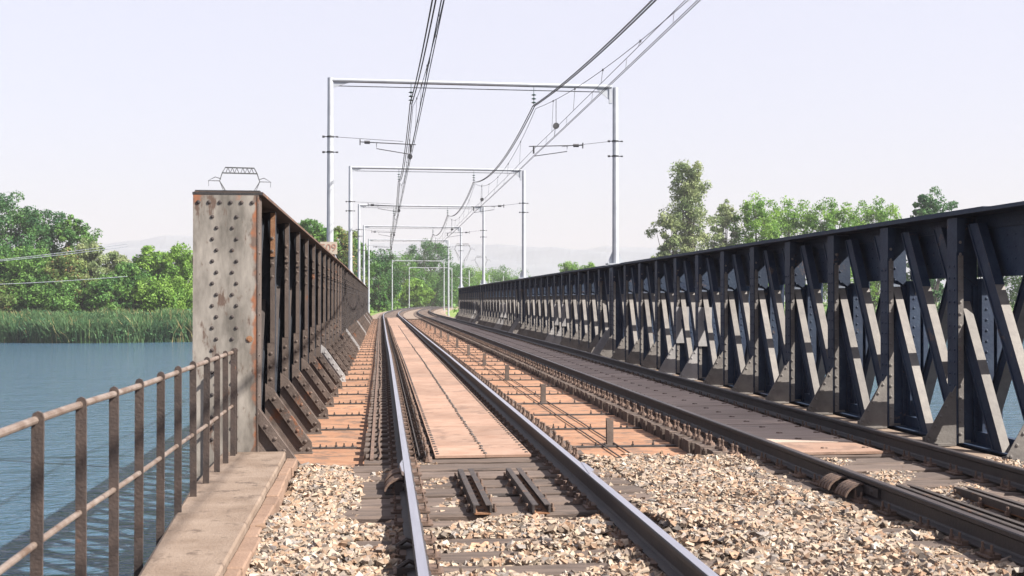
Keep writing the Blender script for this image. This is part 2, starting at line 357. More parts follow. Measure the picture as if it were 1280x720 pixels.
def gusset_mesh(sg, mat_, t=.03, name='gusset_plate'):
    sh = .036 if sg < 0 else .008
    """triangular bracket: spreads .42 m towards the track"""
    b = MB(); X = lambda s: sg * s; ys = -.128
    b.prism([(X(-.42), ZB - .02), (X(.10), ZB - .02), (X(.10), .50), (X(.0), .42), (X(-.42), ZB + .13)] if sg < 0 else [(X(-.42), ZB - .02), (X(-.025), ZB - .02), (X(-.025), .40), (X(-.42), ZB + .07)], 'y', ys - .014, ys)
    # edge strip along the slope, with rivets
    p = Vector((X(-.36), ys - .026, ZB + .13)); q = Vector((X(.02), ys - .026, .36))
    if sg > 0: p = Vector((X(-.375), ys - .026, ZB + .08)); q = Vector((X(-.065), ys - .026, .31))
    d = (q - p).normalized(); nrm = Vector((-d.z, 0, d.x)) * .045
    v = [p - nrm, q - nrm, q + nrm, p + nrm]
    b.add([(c.x, ys - .014 - sh, c.z) for c in v] + [(c.x, ys - .0145, c.z) for c in v], [(0, 1, 2, 3), (7, 6, 5, 4), (0, 4, 5, 1), (1, 5, 6, 2), (2, 6, 7, 3), (3, 7, 4, 0)])
    for k in range(5):
        c = p + (q - p) * (k / 4.4 + .03); b.dome((c.x, ys - .014 - sh, c.z), (0, -1, 0), .021)
    b.box(X(-.43), X(-.10), ys - .05, ys + .10, ZB - .02, ZB + .012)
    b.box(X(-.42), X(.02), ys + .03, ys + .06, ZB, ZB + .09)
    for k in range(2): b.dome((X(-.38 + .09 * k), ys - .014, ZB + .055), (0, -1, 0), .021)
    return b.mesh(name, mat_)
SL = .53
def diag_mesh(sg, s0, s1, slope, zt, zb, wd, mat_, name='diagonal_brace'):
    """inclined channel from (y = 0, z = zt) down towards -y * slope"""
    b = MB(); X = lambda s: sg * s; L = (zt - zb) * slope
    h = wd / 2 * math.sqrt(1 + slope * slope)
    b.prism([(-h, zt), (h, zt), (-L + h, zb), (-L - h, zb)], 'x', X(s0), X(s1))
    b.cur = 1; e = -1; q = .006                                     # sun-side face; the sunlit paint here has light put into its colour
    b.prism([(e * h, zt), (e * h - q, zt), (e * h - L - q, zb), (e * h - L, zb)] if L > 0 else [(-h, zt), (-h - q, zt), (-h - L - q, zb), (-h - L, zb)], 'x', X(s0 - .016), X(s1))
    b.cur = 0; f_ = (zt - 1.62) * slope; t_ = -1 if L > 0 else 1      # upper end back in body paint: shade of the top chord painted on
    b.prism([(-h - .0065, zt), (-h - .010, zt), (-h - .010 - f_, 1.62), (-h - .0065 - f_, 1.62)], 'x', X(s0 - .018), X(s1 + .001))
    # raised flanges make it a channel
    for a_, c_ in ((-h, -h + .02), (h - .02, h)):
        b.prism([(a_, zt - .01), (c_, zt - .01), (c_ - L, zb + .01), (a_ - L, zb + .01)], 'x', X(s0 - .016), X(s0))
    return b.mesh(name, mat_)
def bay_plate_mesh(sg, mat_, L):
    b = MB(); X = lambda s: sg * s
    b.box(X(.318), X(.334), .14, L - .14, 1.72, 2.44)               # deep web plate of the top chord
    b.box(X(.300), X(.317), .14, L - .14, 2.30, 2.44)
    n = int(L / .10)
    for k in range(n):
        y = .18 + k * (L - .36) / (n - 1)
        for z, s in ((2.34, .300), (2.40, .300), (2.20, .318), (2.06, .318), (1.92, .318), (1.78, .318)):
            if s < .31 or (k % 2 == 0): b.dome((X(s), y + (.03 if z == 2.40 else 0), z), (-sg, 0, 0), .016, 5)
    return b.mesh('chord_web_plate', mat_)
def tie_mesh(sg, mat_, L):
    b = MB(); X = lambda s: sg * s
    b.tube([(X(.27), .1, .62), (X(.27), L * .5, .62), (X(.27), L * .5 - .22, .40)], .016, 6)
    return b.mesh('tie_rod', mat_)
TR = {}
for sg, k in ((1, 'R'), (-1, 'L')):
    body = M['paint_blue'] if sg > 0 else M['paint_dark']; edge = M['paint_sunlit'] if sg > 0 else M['paint_brown']  # right edge strips use the copy with painted sunlight
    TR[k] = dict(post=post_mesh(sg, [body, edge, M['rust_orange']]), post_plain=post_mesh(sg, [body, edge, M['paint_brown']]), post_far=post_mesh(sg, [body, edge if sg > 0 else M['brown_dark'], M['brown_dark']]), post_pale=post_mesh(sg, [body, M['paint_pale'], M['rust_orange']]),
                 gus=gusset_mesh(sg, M['paint_brown'] if sg < 0 else M['paint_sunlit']), gus_pale=gusset_mesh(sg, M['paint_pale']),
                 da=diag_mesh(sg, .13, .225, SL, 2.36, ZB, .20, [body, M['paint_sunlit'] if sg > 0 else M['brown_dark']]), db=diag_mesh(sg, .13, .225, SL, 2.36, ZB, .20, [body, M['paint_sunlit'] if sg > 0 else M['brown_dark']]),
                 dc=diag_mesh(sg, .40, .52, -SL, 2.36, ZB, .15, [body, M['paint_sunlit']]), bay=bay_plate_mesh(sg, body, BAY), tie=tie_mesh(sg, body, BAY))
def girder(side, n):
    sg = 1 if side == 'R' else -1; xin = 6.9 if sg > 0 else -1.23
    ya = Y0 + SPAN * n; yb = ya + SPAN - .12; xa = xin + drift(ya); xb = xin + drift(yb)
    t = TR[side]; body = M['paint_blue'] if sg > 0 else M['paint_dark']
    g = empty('bridge_girder', (xa, ya, 0), -math.atan2(xb - xa, yb - ya))
    nm = ['nearest', 'second', 'third', 'farthest'][n]
    if sg > 0: tag(g, f'{nm} span of the blue-grey lattice girder along the right of the bridge', 'girder', 'riveted lattice girder spans of the bridge')
    else: tag(g, f'{nm} span of the rust-brown girder between left track and river' + (', with the pale end plate' if n == 0 else ''), 'girder', 'riveted lattice girder spans of the bridge')
    L = SPAN - .12; X = lambda s: sg * s
    f0 = .0 if (side == 'L' and n == 0) else -.03
    b = MB(); b.box(X(-.05), X(W + .01), f0 - .004, L + .02, ZT - .055, ZT - .03); b.box(X(-.02), X(W - .01), .02, L - .03, ZT - .0235, ZT - .008); b.box(X(.02), X(W - .04), 1.2, L - 1.2, ZT - .008, ZT + .012)
    fl = b.build('top_flange', M['paint_blue'] if sg > 0 else M['flange_dark'], g)
    b = MB(); b.box(X(-.056), X(-.0505), f0, L + .02, ZT - .057, ZT - .028); b.box(X(-.05), X(W), f0 + .01, L, ZT - .029, ZT - .024)
    b.build('flange_edge', M['paint_blue'] if sg > 0 else M['flange_rust'], g)
    b = MB()
    for s in (.295, .345): b.box(X(s), X(s + .012), 0, L, 2.30, ZT - .055)
    b.build('flange_angle', body, g)
    b = MB(); b.box(X(.0), X(W), 0, L, ZB - .55, ZB - .52); b.box(X(.28), X(.36), 0, L, ZB - .52, ZB + .14); b.box(X(.10), X(.28), 0, L, ZB - .02, ZB)
    b.box(X(.36), X(W), 0, L, ZB - .02, ZB)
    b.build('bottom_chord', body, g)
    pale = {('R', 0): (7, 8), ('R', 1): (5, 6), ('R', 2): (4, 5), ('R', 3): (3,), ('L', 0): (7,), ('L', 1): (3, 12), ('L', 2): (0, 12), ('L', 3): (6,)}[(side, n)]
    nb = 12; bl = L / nb
    for j in range(nb + 1):
        y = min(max(j * bl, .12), L - .12)
        if side == 'L' and n == 0 and j == 0: y = .16
        isp = j in pale
        o = link('post', t['post_far'] if (side == 'L' and n > 0) else t['post_plain'] if (side == 'L' and j > 1) else t['post'], g, (0, y, 0))
        joint = side == 'R' and n > 0 and j == 0
        q = link('gusset_plate', t['gus_pale'] if (isp or joint) else t['gus'], g, (0, y, 0))
        if isp: q['label'] = 'pale painted gusset'
        if joint: q['label'] = 'pale gusset at the joint between two spans'; q.scale = (1.45, 1, 1.35); q.location.z = .08
        if isp and side == 'R':
            b = MB(); b.box(X(-.004), X(.30), y - .155, y - .135, .42, 1.28)
            p = b.build('stiffening_plate', M['paint_pale'], g); p['label'] = 'pale plate riveted on the post'
        if j < nb:
            sc = (1, bl / BAY, 1)
            link('chord_web_plate', t['bay'], g, (0, y, 0), scale=sc)
            link('diagonal_brace', t['da'], g, (0, min(y + 1.50, L - .05), 0))
            if j < nb - 1: link('diagonal_brace', t['db'], g, (0, y + 2.38, 0))
            link('diagonal_brace', t['dc'], g, (0, y + .45, 0))
            if j > 0: link('diagonal_brace', t['dc'], g, (0, y - .50, 0))
            link('tie_rod', t['tie'], g, (0, y, 0))
    if side == 'L' and n == 0:
        b = MB(); b.box(X(-.014), X(-.001), -.03, .26, ZB, ZT - .06)
        for k in range(12): b.dome((X(-.014), .05, ZB + .2 + k * .2), (1, 0, 0), .018)
        b.build('corner_plate', M['paint_brown'], g)
        b = MB(); b.box(X(.0), X(W), -.025, -.006, ZB + .0, ZT - .06)
        ep = b.build('end_plate', M['end_plate'], g, loc=(0, 0, 0)); ep['label'] = 'pale grey flaking end plate with two columns of rivets'
        b = MB(); yy = -.025
        for k in range(6): b.dome((X(.045 + k * .103), yy, ZT - .13), (0, -1, 0), .021, 8)
        for k in range(24):
            z = ZT - .27 - k * .108; o_ = .02 if k % 2 == 0 else -.02
            if z < ZB + .35: break
            b.dome((X(.215 - o_), yy, z), (0, -1, 0), .0195, 8); b.dome((X(.405 + o_), yy, z), (0, -1, 0), .0195, 8)
        r_ = b.build('rivet_heads', M['iron'], ep); r_['kind'] = 'stuff'
        b = MB(); b.tube([(X(.07), -.03, 1.06), (X(.07), -.012, 1.06)], .032, 12); b.tube([(X(.07), -.036, 1.06), (X(.07), -.028, 1.06)], .018, 10)
        b.build('round_tag', M['rust_orange'], g)
    return g
for n in range(4): girder('R', n); girder('L', n)
# piers under the joints
for n in range(1, 4):
    y = Y0 + SPAN * n - .06; b = MB()
    b.prism([(-2.2, y - .9), (-2.9, y), (-2.2, y + .9), (8.0, y + .9), (8.7, y), (8.0, y - .9)], 'z', WZ - 2, -1.75)
    b.prism([(-2.35, y - 1.05), (-3.1, y), (-2.35, y + 1.05), (8.15, y + 1.05), (8.9, y), (8.15, y - 1.05)], 'z', -1.749, -1.45)
    tag(b.build('bridge_pier', M['pier']), ['stone pier under the first joint of the bridge', 'stone pier under the second joint of the bridge', 'stone pier under the third joint of the bridge'][n - 1], 'pier', 'piers in the river')

# ------------------------------------------------------------------ deck of the bridge
deck = empty('bridge_deck', (0, 11.25, 0)); deck['kind'] = 'structure'
b = MB(); b.box(-1.8, 7.5, 0, 91.8, -.66, -.60)
for k in range(49): b.box(-1.2, 6.9, k * BAY - .06, k * BAY + .06, -1.25, -.66)
for xx in (.2, 1.7, 3.9, 5.4): b.box(xx - .12, xx + .12, .1, 91.7, -.598, -.42)
b.build('trough_floor', M['iron'], deck)
def plate_strip(name, mat_, x0, x1, y0, y1, z, t=.02, joint=True, mi=None):
    b = MB(); sh = drift((y0 + y1) / 2); b.box(x0 + sh, x1 + sh, y0 - 11.25 + .008, y1 - 11.25 - .008, z - t, z); return b.build(name, mat_, deck)
def joint_mesh(wd, dense):
    b = MB(); b.box(0, wd, -.045, .045, 0, .016)
    n = int(wd / .085)
    for k in range(n):
        if random.random() < dense: b.bolt((.03 + k * wd / n + random.uniform(-.015, .015), random.uniform(-.02, .02), .008), .017, random.uniform(.03, .07), 5)
    return b.mesh('joint_strip', M['iron'])
JL = [joint_mesh(.85, .8) for _ in range(3)]; JM = [joint_mesh(1.65, .45) for _ in range(3)]
for k in range(49):
    y = Y0 + .27 + k * (BAY - .002)
    ya = max(y, 11.3); yb = min(y + BAY, 103.0)
    if yb - ya < .3: continue
    plate_strip('deck_plate', M['deck_plate'], -1.19, -.02, ya, yb, DZ + .03)
    plate_strip('deck_plate', M['deck_plate'], 1.95, 3.75, ya, yb, DZ)
    plate_strip('deck_plate', M['concrete'], 5.95, 6.9, ya, yb, DZ)
    link('joint_strip', JL[k % 3], deck, (-1.16 + drift(y), y - 11.25, DZ + .031))
    link('joint_strip', JM[k % 3], deck, (2.0 + drift(y), y - 11.25, DZ + .001))
b = MB(); b.box(-1.19, -.02, -.0, .32, DZ - .0, DZ + .029); b.box(1.95, 3.75, 0, .32, DZ - .02, DZ - .001); b.build('deck_edge_plate', M['deck_plate'], deck)

# ------------------------------------------------------------------ ballast bed under the near track
bb = MB(); bb.box(-.80, 8.6, -30, 11.24, -.61, -.30)
tag(bb.build('ballast_bed', M['soil']), kind='structure')
fb = MB(); yy_ = list(np.arange(103.1, 290, 4.0))
vs = []; fs = []
for q, y in enumerate(yy_):
    for dx, z in ((-2.0, -.62), (-1.2, -.27), (7.0, -.27), (7.9, -.62)): vs.append((curve(y) + dx, y, z))
    if q: 
        for c in range(3): fs.append(((q - 1) * 4 + c, (q - 1) * 4 + c + 1, q * 4 + c + 1, q * 4 + c))
fb.add(vs, fs); tag(fb.build('far_trackbed', M['soil']), kind='structure')

# ------------------------------------------------------------------ tracks
PROF = [(-.07, -.172), (-.07, -.160), (-.02, -.145), (-.009, -.13), (-.009, -.052), (-.034, -.036), (-.036, -.008), (-.028, 0), (.028, 0), (.036, -.008), (.034, -.036), (.009, -.052), (.009, -.13), (.02, -.145), (.07, -.160), (.07, -.172)]
def rail(fn, off, y0, y1, parent, top, cant=0):
    ysr = [y0]; 
    while ysr[-1] < y1: ysr.append(min(ysr[-1] + (2.5 if ysr[-1] < 106 else 1.6), y1))
    n = len(PROF); vs = []; fs = []; ms = []
    for q, y in enumerate(ysr):
        for px, pz in PROF:
            h = ht(fn, y); vs.append((fn(y) + (off + px) * math.cos(h), y - (off + px) * math.sin(h), pz + cant * min(max((y - 10) / 25, 0), 1)))
        if q:
            for k in range(n):
                fs.append(((q - 1) * n + k, (q - 1) * n + (k + 1) % n, q * n + (k + 1) % n, q * n + k)); ms.append(1 if k == 7 else 0)
    b = MB(); b.v = vs; b.f = fs; b.m = ms
    b.f.append(list(range(n))); b.m.append(0)
    return b.build('rail', [M['rail_side'], top], parent)
def sleeper_mesh(L, wd=.24, d=.16):
    b = MB(); r = random.Random(int(L * 1000 + wd * 77))
    seg = 10; vs = []
    for k in range(seg + 1):
        x = -L / 2 + L * k / seg; e = .006
        for (yy, zz) in ((-wd / 2, -d), (-wd / 2, -.012), (-wd / 2 + .015, 0), (0, r.uniform(-.006, .002)), (wd / 2 - .015, 0), (wd / 2, -.012), (wd / 2, -d)):
            vs.append((x, yy + r.uniform(-e, e), zz + (r.uniform(-e, e) if zz > -.05 else 0)))
    n = 7; fs = [(k * n + c, k * n + (c + 1) % n, (k + 1) * n + (c + 1) % n, (k + 1) * n + c) for k in range(seg) for c in range(n)]
    fs += [tuple(range(n)), tuple(range(seg * n, seg * n + n))]
    b.add(vs, fs); return b.mesh('sleeper', M['timber'])
SM = [sleeper_mesh(2.52, .23 + .008 * k) for k in range(4)]
SMB = [sleeper_mesh(2.30, .23 + .008 * k, .20) for k in range(4)]
def chair_mesh(tall):
    b = MB(); b.box(-.15, .15, -.09, .09, 0, .012)
    for x in (-.115, .115):
        for y in (-.055, .055):
            b.bolt((x, y, .01), .017, .075 if tall else .05, 6)
        b.box(min(x, x * .55), max(x, x * .55), -.08, .08, .012, .03)
    b2 = b.mesh('rail_chair', M['bolt']); return b2
CH = chair_mesh(False); CHT = chair_mesh(True)
def spike_mesh():
    b = MB(); b.tube([(0, 0, 0), (0, 0, .03)], [.052, .045], 8); b.tube([(0, 0, .03), (0, 0, .05)], [.03, .024], 7); b.tube([(0, 0, .05), (0, 0, .10)], [.013, .012], 6); b.tube([(0, 0, .098), (0, 0, .118)], [.02, .016], 6)
    return b.mesh('screw_spike', M['bolt'])
SPK = spike_mesh()
def packer_mesh():
    b = MB(); b.box(-.09, .09, -.035, .035, -.17, -.01); b.box(-.095, -.05, .05, .075, -.16, -.02); b.box(-.1, -.06, -.08, -.055, -.15, -.03); return b.mesh('packing_block', M['timber'])
PK = packer_mesh()
def join_copies(name, me, mats, places, parent):
    """many small copies baked in one mesh (past the limit of separate parts)"""
    n = len(me.vertices); co = np.empty(n * 3); me.vertices.foreach_get('co', co); co = co.reshape(-1, 3)
    fs = [list(p.vertices) for p in me.polygons]; b = MB()
    for (x, y, z, h) in places:
        c, s_ = math.cos(h), math.sin(h); b.add([(p[0] * c + p[1] * s_ + x, -p[0] * s_ + p[1] * c + y, p[2] + z) for p in co], fs)
    o = b.build(name, mats, parent); o['kind'] = 'stuff'; return o
YEND = 262
NEAR = [3.2, 3.8, 4.4, 5.0, 5.6, 6.25, 6.82, 7.22, 7.66, 8.28, 8.78, 9.22, 9.66, 10.12, 10.62, 11.08]
def track(fn, name, label, top, right, cant):
    t = empty(name, (fn(5), 5, 0)); inv = Vector((-fn(5), -5, 0)); tag(t, label, 'railway track')
    root = t
    # children keep world coordinates: offset by the thing's base
    def place(o, x, y, z, h=0): o.location = (x - fn(5), y - 5, z); o.rotation_euler = (0, 0, -h); return o
    for off in (-.7525, .7525):
        o = rail(fn, off, 2.5, YEND, t, top, cant if off > 0 else 0); o.location = (-fn(5), -5, 0)
    y = NEAR[0]; k = 0; ch = []; sp = []; far = []; pks = []
    while y < YEND:
        bridge = y > 11.35 and y < 103.2
        z = -.186 if bridge or y < 104 else -.19
        h = ht(fn, y); jit = random.uniform(-.03, .03) if not bridge else random.uniform(-.015, .015)
        wide = 8.5 < y < 11.3
        if k < 290:
            o = link('sleeper', (SMB if bridge else SM)[k % 4], t, scale=(1, 1.45 if wide else 1, 1)); place(o, fn(y) + jit, y, z + (random.uniform(-.006, .004) if not bridge else 0), h + (random.uniform(-.012, .012) if not bridge else random.uniform(-.004, .004)))
        else: far.append((fn(y), y, z, h))
        for off in (-.7525, .7525): ch.append((fn(y) + off, y, z + .003, h))
        if bridge:
            side = [-.7525 - .27] if right else [.7525 + .25, -.7525 + .24]
            for s_ in side:
                for dy in (-.07, .07): sp.append((fn(y) + s_ + random.uniform(-.008, .008), y + dy, z, random.uniform(0, 3)))
            if right: pks.append((fn(y) - 1.16 + .10, y + .2375, z, random.uniform(-.05, .05)))
        k += 1; y = NEAR[k] if k < len(NEAR) else (11.30 + .475 * (k - len(NEAR) + .5) if y < 104 else y + .62)
    if far: o = join_copies('far_sleepers', SM[0], M['timber'], far, t); o.location = (-fn(5), -5, 0)
    for q, me_, nm in ((ch, CHT if right else CH, 'rail_chair'), (sp, SPK, 'screw_spike'), (pks, PK, 'packing_block')):
        q.sort(key=lambda p: p[1]); q = [p for p in q if p[1] > 5 and p[1] < 190]
        for p in q[:290]: place(link(nm, me_, t), p[0], p[1], p[2], p[3])
        rest = [p for p in q[290:] if p[1] < 110]
        if rest: o = join_copies('far_' + nm + 's', me_, list(me_.materials), rest, t); o.location = (-fn(5), -5, 0)
    return t
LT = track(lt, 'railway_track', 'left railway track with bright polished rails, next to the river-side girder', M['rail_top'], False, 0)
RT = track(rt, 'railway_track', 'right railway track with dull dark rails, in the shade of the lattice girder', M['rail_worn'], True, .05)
def lpart(name, b, mats, t, fn, **k):
    o = b.build(name, mats, t, **k); o.location = (-fn(5), -5, 0); return o
# cover plates between the rails of the left track
ends = [11.62, 12.45, 13.35, 14.3, 15.2, 16.05, 16.8, 17.9, 19.1, 20.2, 21.2, 22.2, 23.5, 25.0, 26.5, 28, 29.4, 31.2, 33.1, 35.3, 37.6, 41, 45, 49, 53, 57, 61, 65, 69, 73, 77, 81, 85, 89, 93, 97, 101, 103]
for a_, c_ in zip(ends[:-1], ends[1:]):
    m_ = (a_ + c_) / 2; x0 = lt(m_) - .43; x1 = lt(m_) + .56; xm = lt(m_) + .09
    for xa_, xb_ in ((x0, xm - .003), (xm + .003, x1)):
        b = MB(); b.box(xa_, xb_, a_ + .006, c_ - .006, -.176, -.150); lpart('cover_plate', b, M['tread_plate'], LT, lt)
    b = MB(); y = a_ + .12
    while y < c_ and y < 70:
        b.dome((xm + random.uniform(-.008, .008), y, -.150), (0, 0, 1), .026, 6); b.dome((x0 + .03, y, -.150), (0, 0, 1), .022, 5); b.dome((x1 - .03, y + .05, -.150), (0, 0, 1), .022, 5)
        y += .19 if y < 40 else .4
    o = lpart('plate_screws', b, M['iron'], LT, lt); o['kind'] = 'stuff'
# guard angle and cable bundle beside the left rail
def strip(fn, off, y0, y1, prof, z, step=3.0, wob=0):
    b = MB(); ysr = [y0]
    while ysr[-1] < y1: ysr.append(min(ysr[-1] + step, y1))
    n = len(prof); vs = []; fs = []
    for q, y in enumerate(ysr):
        wx = random.uniform(-wob, wob)
        for px, pz in prof: vs.append((fn(y) + off + px + wx, y, z + pz))
        if q:
            for k in range(n): fs.append(((q - 1) * n + k, (q - 1) * n + (k + 1) % n, q * n + (k + 1) % n, q * n + k))
    fs += [list(range(n)), list(range((len(ysr) - 1) * n, len(ysr) * n))]
    b.add(vs, fs); return b
HEX = lambda r: [(r * math.cos(R(60 * k)), r * math.sin(R(60 * k))) for k in range(6)]
lpart('guard_angle', strip(lt, -.60, 11.5, 103, [(0, 0), (.012, 0), (.012, .06), (0, .06)], -.186), M['iron'], LT, lt)
lpart('guard_angle', strip(lt, -.53, 11.5, 103, [(0, 0), (.012, 0), (.012, .05), (0, .05)], -.186), M['iron'], LT, lt)
lpart('edge_strap', strip(lt, -1.09, 11.6, 103, [(0, 0), (.035, 0), (.035, .012), (0, .012)], -.185), M['bolt'], LT, lt)
lpart('cable', strip(lt, -1.00, 11.6, 103, HEX(.011), -.172, .35, .018), M['bolt'], LT, lt)
# transverse planks between the rails of the right track
y = 11.45; 
while y < 103:
    wd = .62 if y > 11.6 else .78; cz = .05 * min(max((y - 10) / 25, 0), 1) * .5
    b = MB(); tz = random.uniform(-.004, .004) + cz
    b.box(rt(y) - .50, rt(y) + .56, y + .006, y + wd - .006, -.176 + tz, -.150 + tz)
    o = lpart('cover_plank', b, M['plank'] if y > 11.6 else M['tread_plate'], RT, rt)
    if y < 60:
        b = MB()
        for dx in (-.40, .02, .48):
            for dy in ((.12, .42) if dx == -.40 else (.3,)):
                b.dome((rt(y) + dx, y + dy, -.150 + tz), (0, 0, 1), .026, 6); b.dome((rt(y) + dx + .04, y + dy, -.150 + tz), (0, 0, 1), .018, 6)
        s_ = b.build('plank_screws', M['bolt'], o); s_['kind'] = 'stuff'
    y += wd
# short channel pieces lying on the sleepers
def channel(fn, x, ya, yb, t):
    b = MB(); xo = x
    b.box(xo - .062, xo + .062, ya, yb, -.184, -.172); b.cur = 1
    for s_ in (-1, 1):
        b.box(xo + s_ * .062 - .009, xo + s_ * .062 + .009, ya, yb, -.1715, -.112)
        b.box(xo + s_ * .045 - .02, xo + s_ * .045 + .02, ya + .01, yb - .01, -.118, -.111)
    b.cur = 2; n = int((yb - ya) / .2)
    for k in range(n): b.dome((xo + random.uniform(-.01, .01), ya + .1 + k * (yb - ya - .2) / max(n - 1, 1), -.172), (0, 0, 1), .028, 7)
    for k in range(0, n, 2):
        for s_ in (-1, 1): b.bolt((xo + s_ * .10, ya + .12 + k * .2, -.183), .022, .06)
    return lpart('guide_channel', b, [M['rust_orange'], M['iron'], M['bolt']], t, fn)
channel(lt, .745, 8.58, 10.45, LT); channel(lt, 1.19, 8.55, 10.45, LT)
channel(rt, 4.35, 6.0, 9.15, RT); channel(rt, 4.78, 6.0, 9.0, RT)
# expansion joints: arched leaf springs, fishplates and a step in the head
def exp_joint(fn, off, y, t, sgn, outer=True):
    x = fn(y) + off
    for q in range(2):
        for k in range(4):
            pts = []
            for a_ in range(8):
                an = R(8 + 82 * a_ / 7); pts.append((x + sgn * (.045 + .155 * math.cos(an)), 0, -.17 + .125 * math.sin(an)))
            b = MB(); yk = y - .18 + q * .36 + k * .058; vs = []
            for (px, _, pz) in pts:
                vs += [(px, yk - .021, pz), (px, yk + .021, pz), (px - sgn * .012, yk + .021, pz - .014), (px - sgn * .012, yk - .021, pz - .014)]
            fs = [(4 * i_ + c, 4 * i_ + (c + 1) % 4, 4 * i_ + 4 + (c + 1) % 4, 4 * i_ + 4 + c) for i_ in range(7) for c in range(4)] + [(0, 1, 2, 3), (28, 29, 30, 31)]
            b.add(vs, fs); lpart('leaf_spring', b, M['bolt'], t, fn)
        b = MB(); yk = y - .18 + q * .36; b.box(x + sgn * .03, x + sgn * .19, yk - .03, yk + .20, -.19, -.175); b.box(x + sgn * .04, x + sgn * .11, yk - .015, yk + .19, -.175, -.08)
        lpart('spring_seat', b, M['iron'], t, fn)
    b = MB(); b.box(x - .034, x - .010, y - .45, y + .45, -.125, -.055); b.box(x + .010, x + .034, y - .45, y + .45, -.125, -.055)
    for k in range(4):
        for s_ in (-1, 1): b.dome((x + s_ * .034, y - .33 + .22 * k, -.09), (s_, 0, 0), .022)
    lpart('fishplate', b, M['rail_side'], t, fn)
exp_joint(lt, -.7525, 9.75, LT, -1); exp_joint(rt, -.7525, 9.05, RT, -1)
b = MB(); x = lt(10) - .7525
b.cur = 1; b.prism([(x - .062, 10.02), (x - .034, 10.30), (x - .034, 9.55), (x - .05, 9.6)], 'z', -.03, .004)
lpart('joint_blade', b, [M['rail_side'], M['rail_top']], LT, lt)
x = lt(9.6) + .7525; b = MB(); b.prism([(x - .02, 9.25), (x + .062, 9.5), (x + .055, 9.9), (x + .03, 9.95)], 'z', -.03, .005)
lpart('joint_blade', b, [M['rail_top']], LT, lt)
for k in range(4):
    b = MB(); b.tube([(x - .16, 9.0 + .33 * k, -.185), (x - .16, 9.0 + .33 * k, -.15)], [.045, .04], 8); b.tube([(x - .16, 9.0 + .33 * k, -.15), (x - .16, 9.0 + .33 * k, -.11)], .018, 6)
    lpart('screw_spike', b, M['bolt'], LT, lt)
# lubrication/bond clips on the near left rail outside
for yk in (7.35, 6.75):
    xk = lt(yk) - .7525; b = MB(); b.box(xk - .13, xk - .02, yk - .03, yk + .03, -.178, -.135); b.tube([(xk - .12, yk, -.14), (xk - .06, yk, -.10), (xk - .012, yk, -.12)], .016, 6)
    lpart('rail_clip', b, M['iron'], LT, lt)

# steel stub posts between the tracks
for k, (x, y) in enumerate([(2.742, 13.68), (2.712, 19.293), (2.696, 24.9), (2.70, 30.6), (2.70, 36.4), (2.71, 42.3), (2.70, 48.1), (2.69, 54), (2.68, 60), (2.67, 66), (2.66, 72)]):
    b = MB(); b.box(-.045, .045, -.012, .012, 0, .33); b.box(-.045, -.033, -.04, .012, 0, .30); b.box(-.08, .08, -.06, .06, 0, .012)
    o = b.build('stub_post', M['paint_brown'], loc=(x, y, DZ + .001), rot=(0, 0, random.uniform(-.1, .1)))
    lab = ['nearest rusty stub post on the deck plates between the tracks', 'second nearest rusty stub post between the tracks', 'third nearest rusty stub post between the tracks', 'fourth nearest rusty stub post between the tracks'][k] if k < 4 else ['fifth', 'sixth', 'seventh', 'eighth', 'ninth', 'tenth', 'last and farthest'][k - 4] + ' rusty stub post from the camera between the tracks'
    tag(o, lab, 'post', 'stub posts in a row between the tracks')
for off, lb in ((2.62, 'thin dark line along the plates between the tracks, nearer the left track'), (2.80, 'thin dark line along the plates between the tracks, nearer the right track')):
    pts = []; y = 11.9
    while y < 60: pts.append((off + random.uniform(-.01, .01), y, DZ + .022)); y += 1.0  # narrow dark tube drawn along the deck plates
    tag(MB().tube(pts, .009, 5).build('cable', M['iron']), lb, 'cable', 'thin dark lines between the tracks')

